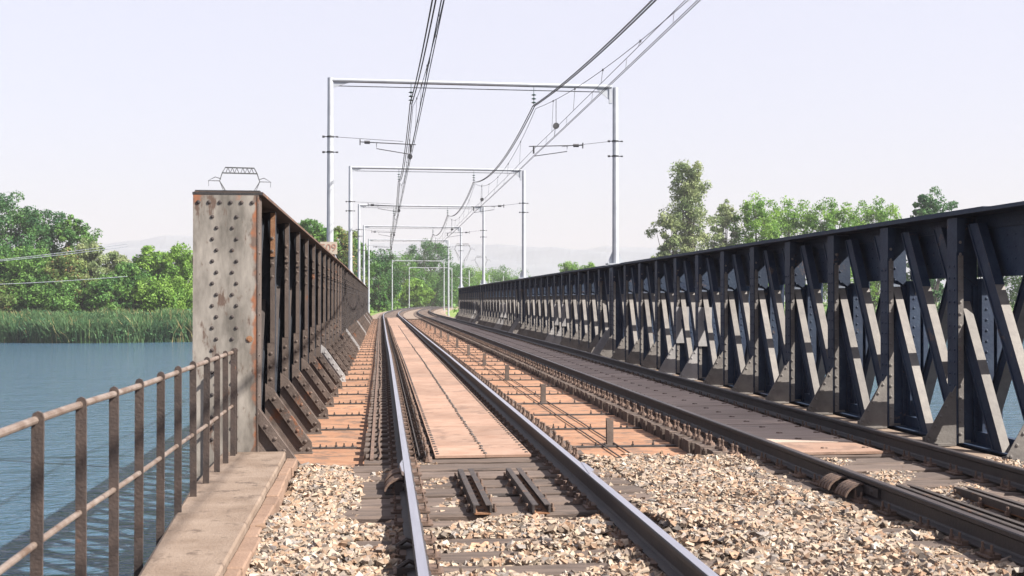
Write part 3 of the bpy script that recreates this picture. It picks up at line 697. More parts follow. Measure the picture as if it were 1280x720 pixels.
# ------------------------------------------------------------------ ballast stones
def stones():
    iv = np.array([(x, y, z) for x in (-1, 1) for y in (-1, 1) for z in (-1, 1)], float) * .72
    fc = np.array([(0, 1, 3), (0, 3, 2), (4, 6, 7), (4, 7, 5), (0, 4, 5), (0, 5, 1), (2, 3, 7), (2, 7, 6), (0, 2, 6), (0, 6, 4), (1, 5, 7), (1, 7, 3)])
    P = []
    N0 = 320000
    X = RNG.uniform(-.80, 8.4, N0); Y = RNG.uniform(5.6, 12.9, N0)
    fr = (X / Y < .80) & (X / Y > -.14 - 0.03) & (RNG.random(N0) < np.clip(1.25 - .05 * (Y - 6), .55, 1)); X, Y = X[fr], Y[fr]
    # bed height: sleepers show where the bed is low
    ltc = np.array([lt(v) for v in Y]); rtc = 4.66
    dl = np.abs(X - ltc); dr = np.abs(X - rtc)
    mid = (X > 2.0) & (X < 3.6); left = X < -.2
    z = np.full(len(X), -.245)
    z += .03 * np.sin(X * 3.1 + Y * 1.3) * .6 + .02 * np.sin(X * 7.3 - Y * 5.1)
    z = np.where(mid | left, -.205 + .025 * np.sin(X * 4 + Y * 2.2), z)
    near = Y < 8.35
    z = np.where(near & (X < 3.2), z + .052, z)          # bed covers the nearest sleepers of the left track
    z = np.where((Y < 8.3) & (X > 3.0) & (X < 3.9), z + .02, z)
    # keep clear of the rails
    ok = np.ones(len(X), bool)
    for c in (ltc, np.full(len(X), rtc)):
        for o_ in (-.7525, .7525):
            d = np.abs(X - c - o_); ok &= (d > .055); z = np.where(d < .13, np.minimum(z, -.215), z)
    # beyond the abutment only a spill over the deck plates
    spill = Y > 11.25 + .25 * np.sin(X * 3.7)
    ok &= ~(spill & ~(((X > 2.1) & (X < 3.75)) | (X < -.25) | ((X > 4.2) & (X < 5.2) & (Y < 11.4))))
    fall = np.clip((12.55 - .22 * np.abs(X - 3.1) + .2 * np.sin(X * 5) - Y) / 1.1, 0, 1); ok &= ~(spill & (RNG.random(len(X)) > fall ** 1.3))
    z = np.where(spill, np.maximum(-.31, z - .13 * (Y - 11.25)), z)
    ok &= ~((X < -.3) & (Y > 11.55 + .3 * RNG.random(len(X))))
    sy = np.array(NEAR); ds = np.abs(Y[:, None] - sy[None]).min(1); on = (ds < .11) & ((dl < 1.26) | (dr < 1.2)) & near
    z = np.where(on, z - .036, z + .010); ok &= ~(on & (RNG.random(len(X)) < .15))
    # channels and sleepers zone near the joint: thin the bed
    thin = (Y > 8.5) & (Y < 11.3) & ((dl < .68) | ((dl < 1.25) & (dl > .8)))
    ok &= ~(thin & (RNG.random(len(X)) < .45)); z = np.where(thin, z - .015, z)
    X, Y, z = X[ok], Y[ok], z[ok]; n = len(X)
    sz = RNG.gamma(9, .0026, n) * .95 + .004; sz = np.clip(sz * RNG.uniform(.45, .9, n), .008, .031)
    Q = RNG.normal(size=(n, 4)); Q /= np.linalg.norm(Q, axis=1)[:, None]; a, b_, c, d = Q.T
    Rm = np.stack([1 - 2 * (c * c + d * d), 2 * (b_ * c - a * d), 2 * (b_ * d + a * c), 2 * (b_ * c + a * d), 1 - 2 * (b_ * b_ + d * d), 2 * (c * d - a * b_), 2 * (b_ * d - a * c), 2 * (c * d + a * b_), 1 - 2 * (b_ * b_ + c * c)], 1).reshape(n, 3, 3)
    vv = (iv[None] + RNG.uniform(-.60, .60, (n, 8, 3))) * sz[:, None, None] * RNG.uniform(.6, 1.35, (n, 1, 3))
    vv = np.einsum('nij,nkj->nki', Rm, vv); vv[:, :, 2] *= .75
    z = z + RNG.uniform(-.026, .020, n)
    vv += np.stack([X, Y, z], 1)[:, None]
    pal = np.array([(.60, .47, .36), (.60, .49, .38), (.50, .345, .24), (.46, .37, .31), (.72, .64, .55), (.30, .25, .21), (.58, .38, .26), (.42, .38, .35), (.22, .19, .18)])
    ci = RNG.choice(len(pal), n, p=[.24, .15, .16, .13, .05, .08, .10, .06, .03]); cc = pal[ci] * RNG.uniform(.70, 1.15, (n, 1)) * .42
    col = np.repeat(cc, 8, axis=0)
    F = (fc[None] + 8 * np.arange(n)[:, None, None]).reshape(-1, 3)
    print('stones', n)
    return np_mesh('ballast_stones', vv.reshape(-1, 3), F, M['stone'], col)
tag(link('ballast_stones', stones()), 'loose pale crushed stone around the near ends of both tracks', 'ballast', kind='stuff')

# ------------------------------------------------------------------ walkway slab, kerb, railing on the river side
b = MB(); prof = []
ysl = [-12, 3, 6.3, 8.0, 9.4, 10.8, 11.26]
lx = [-1.28, -1.29, -1.315, -1.43, -1.52, -1.55, -1.56]; rx = [-.86, -.87, -.885, -.905, -.92, -.935, -.95]
vs = []; fs = []
for q, y in enumerate(ysl):
    vs += [(lx[q], y, -.62), (lx[q], y, -.05), (lx[q] + .02, y, -.035), (rx[q] - .012, y, -.035), (rx[q], y, -.05), (rx[q], y, -.62)]
    if q: fs += [((q - 1) * 6 + c, (q - 1) * 6 + (c + 1) % 6, q * 6 + (c + 1) % 6, q * 6 + c) for c in range(6)]
fs += [tuple(range(6)), tuple(range(36, 42))]
b.add(vs, fs); o = b.build('walkway_slab', M['concrete']); o['kind'] = 'structure'
ks = empty('kerb', (-.9, 5, 0)); ks['kind'] = 'structure'
y = 3.0
while y < 11.1:
    L = random.uniform(.34, .46); t = (y - 3) / 8.2; x0 = -.868 - .075 * t; xw = .105 + .01 * math.sin(y * 3)
    b = MB(); dz = random.uniform(-.008, .006); b.box(x0 + .006, x0 + xw + random.uniform(-.008, .008), y + .005, min(y + L, 11.15) - .005, -.35, -.085 + dz)
    o = b.build('kerb_stone', M['kerb'], ks, loc=(.9, -5, 0)); o.modifiers.new('bevel', 'BEVEL').width = .01; y += L
rl = empty('handrail_fence', (-1.42, 5, 0)); tag(rl, 'rusty iron handrail of flat posts and two tubes along the walkway by the river', 'railing')
py = [3.0, 3.65, 4.25, 4.873, 5.57, 6.227, 6.842, 7.488, 8.115, 8.75, 9.368, 9.97, 10.5, 11.0, 11.42]
pxs = [-1.42 for _ in py]
for q, y in enumerate(py):
    if y > 11.1: y = 11.12
    b = MB(); lean = random.uniform(-.006, .006); x = -1.42
    pts = [(-.0245, -.55), (.0245, -.55), (.0245, .955)] + [(.0245 * math.cos(R(a_)), .955 + .028 * math.sin(R(a_))) for a_ in (45, 90, 135)] + [(-.0245, .955)]
    b.prism(pts, 'y', y - .007, y + .007)
    p = b.build('post', M['post_iron'], rl, loc=(0, -5, 0)); p.rotation_euler = (0, lean, 0)
for z, r_ in ((.94, .0175), (.43, .015)):
    pts = [(-.004 + .006 * math.sin(v * 2.1), v - 5, z + .005 * math.sin(v * 1.3 + z)) for v in np.arange(2.0, 11.16, .3)] + [(-.002, 11.19 - 5, z)]
    b = MB(); b.tube(pts, r_, 10); b.build('rail_tube', mat('worn tube %g' % z, (.20, .135, .10), (.40, .33, .29), 9, .55, .4, 40, metal=.2, c3=(.13, .09, .08), s3=7, t3=.58, rnd=0), rl)

# ------------------------------------------------------------------ catenary
SUPP = [35.0, 58.0, 81.0, 104.0, 127.0, 195.0, 236.0]
LTW = lambda y: lt(y) - .08; RTW = lambda y: rt(y) - .02
def cat_pts(fn, ya, yb, za, zb, sag, n=24, dx=0):
    return [(fn(ya + (yb - ya) * k / n) + dx, ya + (yb - ya) * k / n, za + (zb - za) * k / n - 4 * sag * (k / n) * (1 - k / n)) for k in range(n + 1)]
def insul(b, p, n=3, dn=-.1, r=.06):
    for k in range(n): b.tube([(p[0], p[1], p[2] + dn * k), (p[0], p[1], p[2] + dn * k - .03), (p[0], p[1], p[2] + dn * k - .05)], [r * .4, r, r * .4], 8)
def portal(y, k):
    xl = -1.62 + curve(y); xr = 7.22 + curve(y); x0 = xl
    g = empty('catenary_portal', (xl, y, 0)); zb = 2.56 if y < 104.5 else -.6
    nm = ['nearest', 'second nearest', 'third nearest', 'fourth', 'fifth', 'sixth', 'farthest'][k]
    tag(g, f'{nm} pale steel portal carrying the overhead wires across both tracks', 'overhead line portal', 'overhead line portals')
    for x, top in ((xl, 8.22), (xr, 8.10)):
        b = MB(); dx = x - xl; s_ = -1 if dx == 0 else 1
        b.tube([(dx, 0, zb), (dx, 0, top)], [.105, .085], 12)
        b.box(dx - .28, dx + .28, -.2, .2, zb - .02, zb + .03)
        for a_ in (-1, 1): b.prism([(dx + a_ * .09, zb + .03), (dx + a_ * .26, zb + .03), (dx + a_ * .09, zb + .42)], 'y', -.012, .012)
        m_ = b.build('mast', M['galv'], g)
        for z in (6.42, 5.95):
            c = MB(); c.tube([(dx - .20, 0, z), (dx + .20, 0, z)], .014, 6); c.tube([(dx - .24, 0, z), (dx - .17, 0, z)], .034, 8); c.tube([(dx + .17, 0, z), (dx + .24, 0, z)], .024, 8)
            c.tube([(dx, 0, z - .025), (dx, 0, z + .025)], .105, 12)
            c.build('bracket', M['wire'], m_)
    w_ = xr - xl
    b = MB(); b.tube([(0, 0, 8.15), (w_ - .12, 0, 8.12)], .065, 10); b.build('beam', M['galv'], g)
    b = MB(); b.tube([(.1, .02, 7.98), (w_ - .2, .02, 7.96)], .014, 5); b.tube([(.1, 0, 6.42), (w_ * .25, 0, 6.31)], .007, 4)
    b.tube([(w_ - .1, 0, 6.42), (w_ - 1.7, 0, 6.22)], .007, 4); b.build('tie_bar', M['wire'], g)
    b = MB(); b.box(w_ - .20, w_ - .11, -.04, .04, 7.60, 8.06); b.prism([(w_ - .2, 8.06), (w_ - .2, 7.72), (w_ - .62, 8.06)], 'y', -.015, .015)
    b.build('corner_bracket', M['galv'], g); b = MB(); b.prism([(.10, 8.08), (.55, 8.08), (.10, 7.92)], 'y', -.015, .015); b.build('corner_bracket', M['galv'], g)
    for fn, d in ((LTW, -1), (RTW, 1)):
        xc = fn(y) - xl
        b = MB(); b.tube([(xc, 0, 8.12), (xc, 0, 7.45)], .010, 5); insul(b, (xc, 0, 7.85), 3, -.12, .085); b.build('insulator_string', M['insulator'], g)
        b = MB(); z = 6.22                      # registration arm
        b.tube([(xc + d * -.15, .02, z), (xc + d * 1.55, .02, z + .06)], .016, 6); b.tube([(xc + .02 * d, .02, 5.92), (xc + d * 1.05, .02, z - .14), (xc + d * 1.05, .02, z + .02)], .014, 6)
        b.tube([(xc + d * 1.25, .02, z + .05), (xc + d * 1.42, .02, z + .05)], .05, 8); b.tube([(xc, .02, z), (xc, .02, z - .22)], .03, 6); b.tube([(xc + d * 1.55, .02, z - .04), (xc + d * 1.55, .02, z + .14)], .02, 6)
        b.build('registration_arm', M['wire'], g)
    return g
for k, y in enumerate(SUPP): portal(y, k)
ysup = [-12.0] + SUPP
def overhead(fn, name, label):
    g = empty(name, (0, 0, 0)); tag(g, label, 'overhead wire')
    mes = MB(); fee = MB(); aux = MB(); con = MB(); dr = MB(); ws = []
    for a_, c_ in zip(ysup[:-1], ysup[1:]):
        L = c_ - a_; sag = .95 if L > 40 else .62; n = 30
        for dx in (-.03, .03): fee.tube(cat_pts(fn, a_, c_, 7.48, 7.48, sag, n, dx), .016, 5, False)
        m = cat_pts(fn, a_, c_, 7.40, 7.40, sag * 1.45, n, .06); mes.tube(m, .008, 4, False)
        ax = cat_pts(fn, a_, c_, 6.16, 6.16, .05, n, .02); aux.tube(ax, .008, 4, False)
        for dx in (-.02, .02): con.tube(cat_pts(fn, a_, c_, 5.92, 5.92, .03, n, dx), .009, 4, False)
        if a_ < 110:
            nd = max(3, int(L / 3.6))
            for q in range(1, nd):
                t = q / nd; y = a_ + L * t; zm = 7.40 - 4 * sag * 1.45 * t * (1 - t); za = 6.16 - .2 * t * (1 - t)
                dr.tube([(fn(y) + .06, y, zm), (fn(y) + .02, y, za)], .005, 4, False); dr.tube([(fn(y + 1) + .02, y + 1, za), (fn(y + 1), y + 1, 5.92)], .004, 4, False)
                dr.tube([(fn(y) + .06, y, zm + .02), (fn(y) + .06, y, zm - .03)], .02, 5)
    fee.build('feeder_cable', M['wire'], g); mes.build('carrier_cable', M['wire'], g); aux.build('auxiliary_wire', M['wire'], g); con.build('contact_wire', M['wire'], g)
    dr.build('droppers', M['wire'], g)['kind'] = 'stuff'
    for y in SUPP[:4]:                              # hanging jumper with a round weight
        t = MB(); yy = y - 4.2 if fn is RTW else y + 3.0
        t.tube([(fn(yy) + .05, yy, 6.95), (fn(yy) + .05, yy, 6.2)], .009, 5); t.tube([(fn(yy) + .05, yy - .04, 6.22), (fn(yy) + .05, yy + .04, 6.22)], .085, 12); t.tube([(fn(yy) + .03, yy, 6.16), (fn(yy), yy, 5.92)], .008, 4)
        t.build('jumper', M['wire'], g)
overhead(LTW, 'overhead_line', 'dark overhead wires above the left track')
overhead(RTW, 'overhead_line', 'dark overhead wires above the right track, rising to the upper right')
# single masts further along the line
for k, (px, Y_, top) in enumerate([(586, 262, 8.2), (611, 300, 8.0), (629, 330, 8.5), (641, 360, 8.0)]):
    X_ = (px - 480) / 1420 * Y_ * 1.0; b = MB(); b.tube([(0, 0, 0), (0, 0, top + 2.5)], [.14, .10], 8)
    g = empty('line_mast', (X_, Y_, -2.4)); b.build('mast_tube', M['galv'], g)
    b = MB(); b.tube([(0, 0, top + .6), (-2.6, 0, top + .9)], .04, 5); b.tube([(0, 0, top - .8), (-2.6, 0, top + .9)], .03, 5); b.build('cantilever', M['galv'], g)
    tag(g, ['leftmost', 'second', 'third', 'rightmost'][k] + ' of the four thin pale masts in the distance above the right girder', 'mast', 'distant line masts')

# ------------------------------------------------------------------ number sign on the left girder
sg_ = empty('number_sign', (-1.42, 29.6, ZT)); sg_.rotation_euler = (0, 0, R(-4))
tag(sg_, 'small faded peach number sign reading 509 on top of the left girder', 'sign')
b = MB(); b.box(-.22, .22, -.012, .012, .10, .42); pl = b.build('plate', M['sign'], sg_)
b = MB(); b.box(.10, .16, .013, .03, -.12, .40); b.build('stand', M['sign_red'], sg_)
def glyphs(txt, size, material, parent, loc, name='lettering'):
    c = bpy.data.curves.new(name, 'FONT'); c.body = txt; c.size = size; c.align_x = 'CENTER'; c.align_y = 'CENTER'; c.extrude = .003; c.materials.append(material)
    o = bpy.data.objects.new(name, c); COL.objects.link(o); dg = bpy.context.evaluated_depsgraph_get(); me_ = bpy.data.meshes.new_from_object(o.evaluated_get(dg))
    bpy.data.objects.remove(o); m = link(name, me_, parent, loc, (R(90), 0, 0)); return m
glyphs('509', .27, M['sign_red'], pl, (0, -.016, .26))

# ------------------------------------------------------------------ pylons
def pylon(name, loc, H, label, r=.09):
    g = empty(name, loc, R(8)); tag(g, label, 'pylon', 'high voltage pylons in the distance'); b = MB(); s_ = H / 36.
    def pt(x, y, z): return (x * s_, y * s_, z * s_)
    lv = [(0, 3.6), (8, 2.7), (15, 1.9), (21, 1.2), (26.0, 1.0)]
    for (z0, w0), (z1, w1) in zip(lv[:-1], lv[1:]):
        for sx in (-1, 1):
            for sy in (-1, 1):
                b.tube([pt(sx * w0, sy * w0, z0), pt(sx * w1, sy * w1, z1)], r, 4); b.tube([pt(sx * w0, sy * w0, z0), pt(-sx * w1, sy * w1, z1)], r * .6, 4)
    b.build('tower', M['wire'], g); b = MB()
    for sx in (-1, 1):                              # cat's head window
        for sy in (-.5, .5):
            P = [pt(sx * .9, sy, 26), pt(sx * 4.6, sy, 32.2), pt(sx * 4.0, sy, 34.1), pt(sx * 3.3, sy, 35.4), pt(0, sy, 35.4)]
            b.tube(P, r, 4); b.tube([pt(sx * 4.0, sy, 34.1), pt(0, sy, 34.1)], r, 4); b.tube([pt(sx * 2.2, sy, 26), pt(sx * 4.6, sy, 32.2)], r * .6, 4)
            for q in range(3): b.tube([pt(sx * (3.2 - q), sy, 34.1), pt(sx * (2.7 - q), sy, 35.4)], r * .6, 4); b.tube([pt(sx * (2.2 - q), sy, 34.1), pt(sx * (2.7 - q), sy, 35.4)], r * .6, 4)
        b.tube([pt(sx * .9, 0, 26), pt(sx * 2.4, 0, 26), pt(sx * 3.6, 0, 30)], r * .6, 4)
        b.tube([pt(sx * 4.6, 0, 32.2), pt(sx * 7.2, 0, 32.2), pt(sx * 5.6, 0, 33.1), pt(sx * 4.3, 0, 32.7)], r, 4); b.tube([pt(sx * 7.1, 0, 32.2), pt(sx * 7.1, 0, 30.9)], r * .5, 4)
    b.build('head', M['wire'], g); return g
pylon('lattice_pylon', (-35.3, 285, -3), 37.6, 'dark lattice pylon head showing above the near end of the left girder', .10)
pylon('lattice_pylon', (62, 900, -3), 50, 'faint far pylon left of the third nearest portal mast', .11)
pylon('lattice_pylon', (98, 1150, -3), 50, 'faintest pylon, right of the third nearest portal mast', .12)
for k, (z0, z1) in enumerate([(4.2 + 1.44 - .4, 8.5), (3.9 + 1.44 - .1, 8.15), (1.6 + 1.44, 4.4)]):
    xa_ = -58; n = 16; ya_ = 146
    pts = [(-62 + 30 * q / n, 147, z0 + .2 + (z1 - z0 - .2) * (q / n) ** 1.15 - .35 * math.sin(math.pi * q / n)) for q in range(n + 1)]
    tag(MB().tube(pts, .035, 5).build('power_line', M['galv']), ['uppermost pale wire in front of the left bank trees', 'middle pale wire in front of the left bank trees', 'lowest pale wire in front of the left bank trees'][k], 'wire', 'pale wires in front of the bank trees')

# ------------------------------------------------------------------ vegetation
def leaves(centres, radii, per, size, cols, up=.25, flat=1.0):
    """leaf quads on and inside clumps; returns V, F, C"""
    c = np.repeat(np.asarray(centres), per, 0); r = np.repeat(np.asarray(radii), per)
    n = len(c); d = RNG.normal(size=(n, 3)); d /= np.linalg.norm(d, axis=1)[:, None]
    rad = r * RNG.uniform(.25, 1.12, n) ** .6
    p = c + d * rad[:, None] * np.array([1, 1, .82 * flat])
    nn = d + RNG.normal(size=(n, 3)) * .8 + np.array([0, 0, up]); nn /= np.linalg.norm(nn, axis=1)[:, None]
    t = np.cross(nn, RNG.normal(size=(n, 3))); t /= np.linalg.norm(t, axis=1)[:, None]; u = np.cross(nn, t)
    s = size * RNG.uniform(.6, 1.35, n)[:, None]
    V = np.stack([p - t * s, p - u * s * .55, p + t * s, p + u * s * .55], 1).reshape(-1, 3)
    F = np.arange(4 * n).reshape(-1, 4)
    k = np.repeat(RNG.uniform(0, 1, len(centres)), per); pal = np.asarray(cols) * 1.3
    cc = pal[0] * (1 - k[:, None]) + pal[1] * k[:, None]; cc = cc * RNG.uniform(.65, 1.3, (n, 1))
    if len(pal) > 2: m = RNG.random(n) < .10; cc[m] = pal[2] * RNG.uniform(.7, 1.2, (m.sum(), 1))
    return V, F, np.repeat(cc, 4, 0)
GREENS = {'dark': [(.018, .066, .022), (.055, .125, .030)], 'mid': [(.035, .10, .022), (.085, .165, .030)], 'bright': [(.07, .155, .022), (.13, .22, .034)],
          'grey': [(.10, .145, .06), (.19, .22, .10)], 'olive': [(.06, .105, .03), (.11, .145, .04), (.17, .11, .04)]}
def tree(x, y, H, wdt, hue, label, group, z0=None, kind='round', dens=1.0, base=.22, size=None):
    z0 = land_z(x, y) - .1 if z0 is None else z0
    g = empty('tree', (x, y, z0)); tag(g, label, 'tree', group)
    nL = int((24 if kind != 'tall' else 30) + wdt * .8); C = []; Rr = []; br = MB()
    trunkH = H * (.82 if kind == 'tall' else .62); lean = random.uniform(-.04, .04) * H
    tp = [(lean * (k / 5) ** 1.5 + random.uniform(-.1, .1), random.uniform(-.1, .1), trunkH * k / 5) for k in range(6)]
    br.tube(tp, [max(.05, H * .018 * (1 - .85 * k / 5)) for k in range(6)], 8)
    for k in range(nL):
        t = base + (1 - base) * (k + random.uniform(0, .8)) / nL
        prof = (math.sin(math.pi * min(max((t - base * .6) / (1.10 - base * .6), 0.02), 1)) ** .65) if kind != 'tall' else (.5 + .5 * math.sin(math.pi * t) if t < .55 else max(.12, 1.15 - t) * 1.0)
        an = k * 2.4 + random.uniform(-.4, .4); rr = wdt / 2 * prof * math.sqrt(random.uniform(.05, .9)) if t < .95 else wdt * .1
        cx_, cy_, cz_ = lean * t + rr * math.cos(an), rr * math.sin(an), H * t * (.97 if t < .9 else .93)
        s0 = tp[min(5, max(0, int(t * 5 * .75)))]
        if k % 1 == 0: br.tube([s0, ((s0[0] + cx_) / 2, (s0[1] + cy_) / 2, (s0[2] + cz_) / 2 + .2), (cx_, cy_, cz_)], [H * .007, H * .004, H * .0015], 5)
        R0 = wdt * (.20 if kind != 'tall' else .20) * random.uniform(.8, 1.2)
        for q in range(5):
            dv = Vector((random.gauss(0, 1), random.gauss(0, 1), random.gauss(0, .8))).normalized() * R0 * .85
            C.append((cx_ + dv.x, cy_ + dv.y, cz_ + dv.z)); Rr.append(R0 * random.uniform(.35, .72))
    br.build('trunk', M['bark'], g)
    size = size or .19
    per = int(88 * dens)
    V, F, cl = leaves(C, Rr, per, size, GREENS[hue])
    link('crown', np_mesh('crown', V, F, M['leaf'], cl), g); return g
def px2(px, Y_): return (px - 480) / 1420 * Y_
# left bank (pixel column, distance, height of the top row, width, tint)
def bank(lst, group):
    for (px, Y_, topy, wpx, hue, kind, lab, dens) in lst:
        th = math.atan(160 / 1420); X_ = Y_ * math.tan(math.atan((px - 640) / 1420) + th); D = X_ * math.sin(th) + Y_ * math.cos(th)
        ztop = CAMZ + (375 - topy) / 1420 * D; z0 = land_z(X_, Y_) - .1
        tree(X_, Y_, (ztop - z0) / .98, wpx / 1420 * D, hue, lab, group, kind=kind, dens=dens)
GL = 'trees on the left river bank'
bank([(-45, 166, 245, 95, 'dark', 'round', 'dark green tree cut by the left edge of the frame', 1.2),
      (8, 170, 252, 90, 'dark', 'round', 'tall dark green tree at the far left of the bank', 1.3),
      (52, 175, 268, 72, 'dark', 'round', 'tall dark tree second from the left on the bank', 1.3),
      (88, 171, 270, 52, 'mid', 'round', 'mid green tree with open top left of the gap to the low trees', 1.0),
      (112, 166, 300, 48, 'grey', 'round', 'grey green tree at the right end of the tall group', 1.0),
      (30, 163, 312, 80, 'mid', 'round', 'lower round tree in front of the tall dark trees', 1.1),
      (84, 162, 318, 56, 'olive', 'round', 'olive tinted low tree under the tall group', 1.0),
      (148, 172, 316, 46, 'grey', 'round', 'small grey green tree just right of the tall group', 1.0),
      (163, 164, 334, 60, 'mid', 'round', 'bushy mid green tree low in the middle of the left bank', 1.1),
      (186, 168, 313, 56, 'bright', 'round', 'bright green tree with pale leaves near the girder end', 1.0),
      (222, 166, 312, 56, 'bright', 'round', 'bright green tree touching the pale end plate', 1.0),
      (250, 172, 316, 60, 'olive', 'round', 'reddish olive tree partly behind the pale end plate', 1.0),
      (205, 161, 352, 70, 'bright', 'round', 'low bright bush above the reeds near the girder end', .9),
      (134, 160, 350, 60, 'mid', 'round', 'low green bush above the reeds left of the middle', .9),
      (60, 160, 352, 80, 'mid', 'round', 'low green bush above the reeds at the left', .9),
      (-10, 160, 355, 80, 'olive', 'round', 'low olive bush above the reeds at the left edge', .9)], GL)
GM = 'trees where the line curves away'
bank([(300, 190, 300, 90, 'mid', 'round', 'tree hidden mostly behind the near left girder span', .7),
      (352, 175, 285, 70, 'mid', 'round', 'green tree showing just over the left girder flange', .8),
      (392, 160, 274, 64, 'mid', 'round', 'round tree behind the nearest left portal mast', 1.1),
      (424, 165, 284, 56, 'olive', 'round', 'autumn tinted tree between the two nearest left portal masts', 1.0),
      (442, 185, 296, 50, 'mid', 'round', 'green tree behind the second left portal mast', 1.0),
      (474, 215, 318, 58, 'dark', 'round', 'dark tree left of the line where the girder ends', 1.1),
      (505, 260, 326, 66, 'mid', 'round', 'broad green tree beyond the vanishing left rail', 1.1),
      (536, 285, 303, 62, 'dark', 'round', 'tallest dark tree in the centre beyond the curve', 1.3),
      (566, 300, 335, 56, 'mid', 'round', 'green tree just left of the far girder end', 1.1),
      (590, 330, 340, 52, 'bright', 'round', 'bright green tree above the far end of the right girder', 1.0),
      (520, 250, 352, 40, 'bright', 'round', 'low bright bush by the outside of the curve', .9),
      (480, 225, 356, 40, 'bright', 'round', 'low bright bush behind the far left masts', .9),
      (550, 292, 356, 46, 'mid', 'round', 'low bush under the tall centre tree', .9),
      (622, 350, 338, 50, 'mid', 'round', 'small green tree above the third span of the right girder', .9),
      (650, 360, 346, 50, 'mid', 'round', 'small low tree right of the third portal mast', .9)], GM)
GR = 'trees beyond the right girder'
bank([(862, 172, 200, 78, 'grey', 'tall', 'tall narrow grey green poplar, the tallest tree right of the bridge', 1.25),
      (835, 170, 262, 44, 'grey', 'round', 'small loose grey tree at the left foot of the poplar', .7),
      (905, 180, 248, 48, 'grey', 'round', 'pale grey green tree just right of the poplar', .7),
      (945, 176, 247, 72, 'bright', 'round', 'bright green tree second right of the poplar', 1.1),
      (990, 184, 252, 70, 'bright', 'round', 'bright green tree third right of the poplar', 1.1),
      (1045, 178, 252, 72, 'bright', 'round', 'bright green tree left of the detached dark crown', 1.1),
      (1092, 188, 250, 70, 'bright', 'round', 'green tree just left of the detached dark crown', 1.1),
      (1166, 160, 236, 60, 'dark', 'round', 'darker round tree standing alone above the right girder', 1.2),
      (715, 260, 326, 30, 'bright', 'round', 'small bright tuft of a tree left of the nearest right mast', .8),
      (738, 262, 328, 28, 'bright', 'round', 'small bright tree top beside the nearest right mast', .8),
      (1230, 170, 275, 80, 'mid', 'round', 'tree hidden behind the near right girder span', .7),
      (1300, 165, 270, 80, 'mid', 'round', 'tree hidden behind the nearest panels of the right girder', .7)], GR)
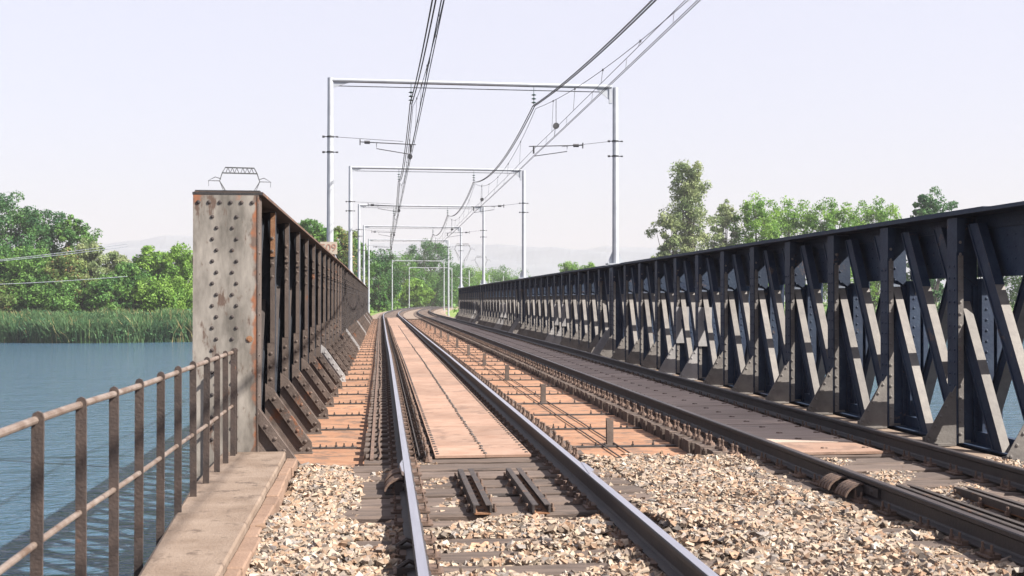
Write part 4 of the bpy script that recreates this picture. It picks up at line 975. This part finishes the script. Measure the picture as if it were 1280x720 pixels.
# reeds along the left bank
def reeds(x0, x1, n, label):
    X = RNG.uniform(x0, x1, n); off = RNG.uniform(-1.0, 5.5, n); Y = np.array([shore(v) for v in X]) + off
    z = np.array([land_z(a_, b_) for a_, b_ in zip(X, Y)]); z = np.maximum(z, WZ - .1)
    clump = .5 + .5 * np.sin(X * 1.1 + 2 * np.sin(X * .37)) * np.sin(Y * .9)
    H = RNG.uniform(1.9, 3.6, n) * (.82 + .25 * clump); lx_ = RNG.normal(0, .8, n) + .5 * np.sin(X * .8); ly_ = RNG.normal(0, .6, n) - .3; wd = RNG.uniform(.03, .07, n)
    an = RNG.uniform(0, math.pi, n); dx = np.cos(an) * wd; dy = np.sin(an) * wd
    b0 = np.stack([X, Y, z], 1); m = b0 + np.stack([lx_ * .35, ly_ * .35, H * .6], 1); t = b0 + np.stack([lx_, ly_, H], 1); d = np.stack([dx, dy, dx * 0], 1)
    V = np.concatenate([np.stack([b0 - d, b0 + d, m + d * 1.4, m - d * 1.4], 1), np.stack([m - d * 1.4, m + d * 1.4, t + d * .3, t - d * .3], 1)], 1).reshape(-1, 3)
    F = np.arange(8 * n).reshape(-1, 4)
    k = clump[:, None] * .6 + RNG.random((n, 1)) * .4
    c = np.array([(.028, .085, .048)]) * (1 - k) + np.array([(.13, .23, .085)]) * k; dry = RNG.random(n) < np.where(off > 3.8, .45, .05); c[dry] = (.34, .29, .14)
    m = n // 9; pick = RNG.choice(n, m, replace=False)
    C = np.stack([X[pick] + RNG.normal(0, .3, m), Y[pick] - .2, z[pick] + H[pick] * RNG.uniform(.25, .97, m)], 1)
    V2, F2, c2 = leaves(C, np.full(m, .42) * RNG.uniform(.5, 1.2, m), 14, .15, [(.028, .09, .042), (.10, .19, .075)], up=.5)
    V = np.concatenate([V, V2]); F = np.concatenate([F, F2 + 8 * n]); c = np.concatenate([np.repeat(c, 8, 0), c2])
    tag(link('reed_bed', np_mesh('reed_bed', V, F, M['leaf'], c)), label, 'reeds', kind='stuff')
reeds(-110, -9, 62000, 'dense green reed bed along the far left waterline')
reeds(12, 110, 22000, 'reeds along the far bank behind the right girder')
def scrub(n, rect, size, hue, label, hgt):
    x0, x1, y0, y1 = rect; X = RNG.uniform(x0, x1, n); Y = RNG.uniform(y0, y1, n); ok = np.array([abs(a_ - curve(min(b_, 262)) - 2.8) > 6.2 and b_ > shore(a_) + 1 for a_, b_ in zip(X, Y)]); X, Y = X[ok], Y[ok]
    C = [(a_, b_, land_z(a_, b_) + hgt * .35) for a_, b_ in zip(X, Y)]
    V, F, c = leaves(C, RNG.uniform(.4, 1, len(C)) * hgt, 26, size, GREENS[hue]); tag(link('scrub', np_mesh('scrub', V, F, M['leaf'], c)), label, 'scrub', kind='stuff')
scrub(900, (-110, -8, 155, 172), .16, 'mid', 'low green scrub behind the reed bed', 1.5)
scrub(1500, (-25, 45, 108, 330), .16, 'bright', 'low scrub on both sides of the curving line', .8)
scrub(500, (-140, 160, 200, 420), .5, 'mid', 'far wood closing the view beyond the river', 5.5)

# ------------------------------------------------------------------ haze
hz = bpy.data.materials.new('summer haze'); hz.use_nodes = True; N = hz.node_tree.nodes; N.remove(N['Principled BSDF'])
pv = N.new('ShaderNodeVolumePrincipled'); pv.inputs['Color'].default_value = (.44, .43, .48, 1); pv.inputs['Density'].default_value = .00036; pv.inputs['Anisotropy'].default_value = 0
hz.node_tree.links.new(pv.outputs[0], N['Material Output'].inputs['Volume'])
b = MB(); b.box(-4100, 4100, -950, 4100, WZ - 4, 215); o = b.build('haze', hz); o['kind'] = 'stuff'; tag(o, 'thin summer haze over the river plain', 'haze')
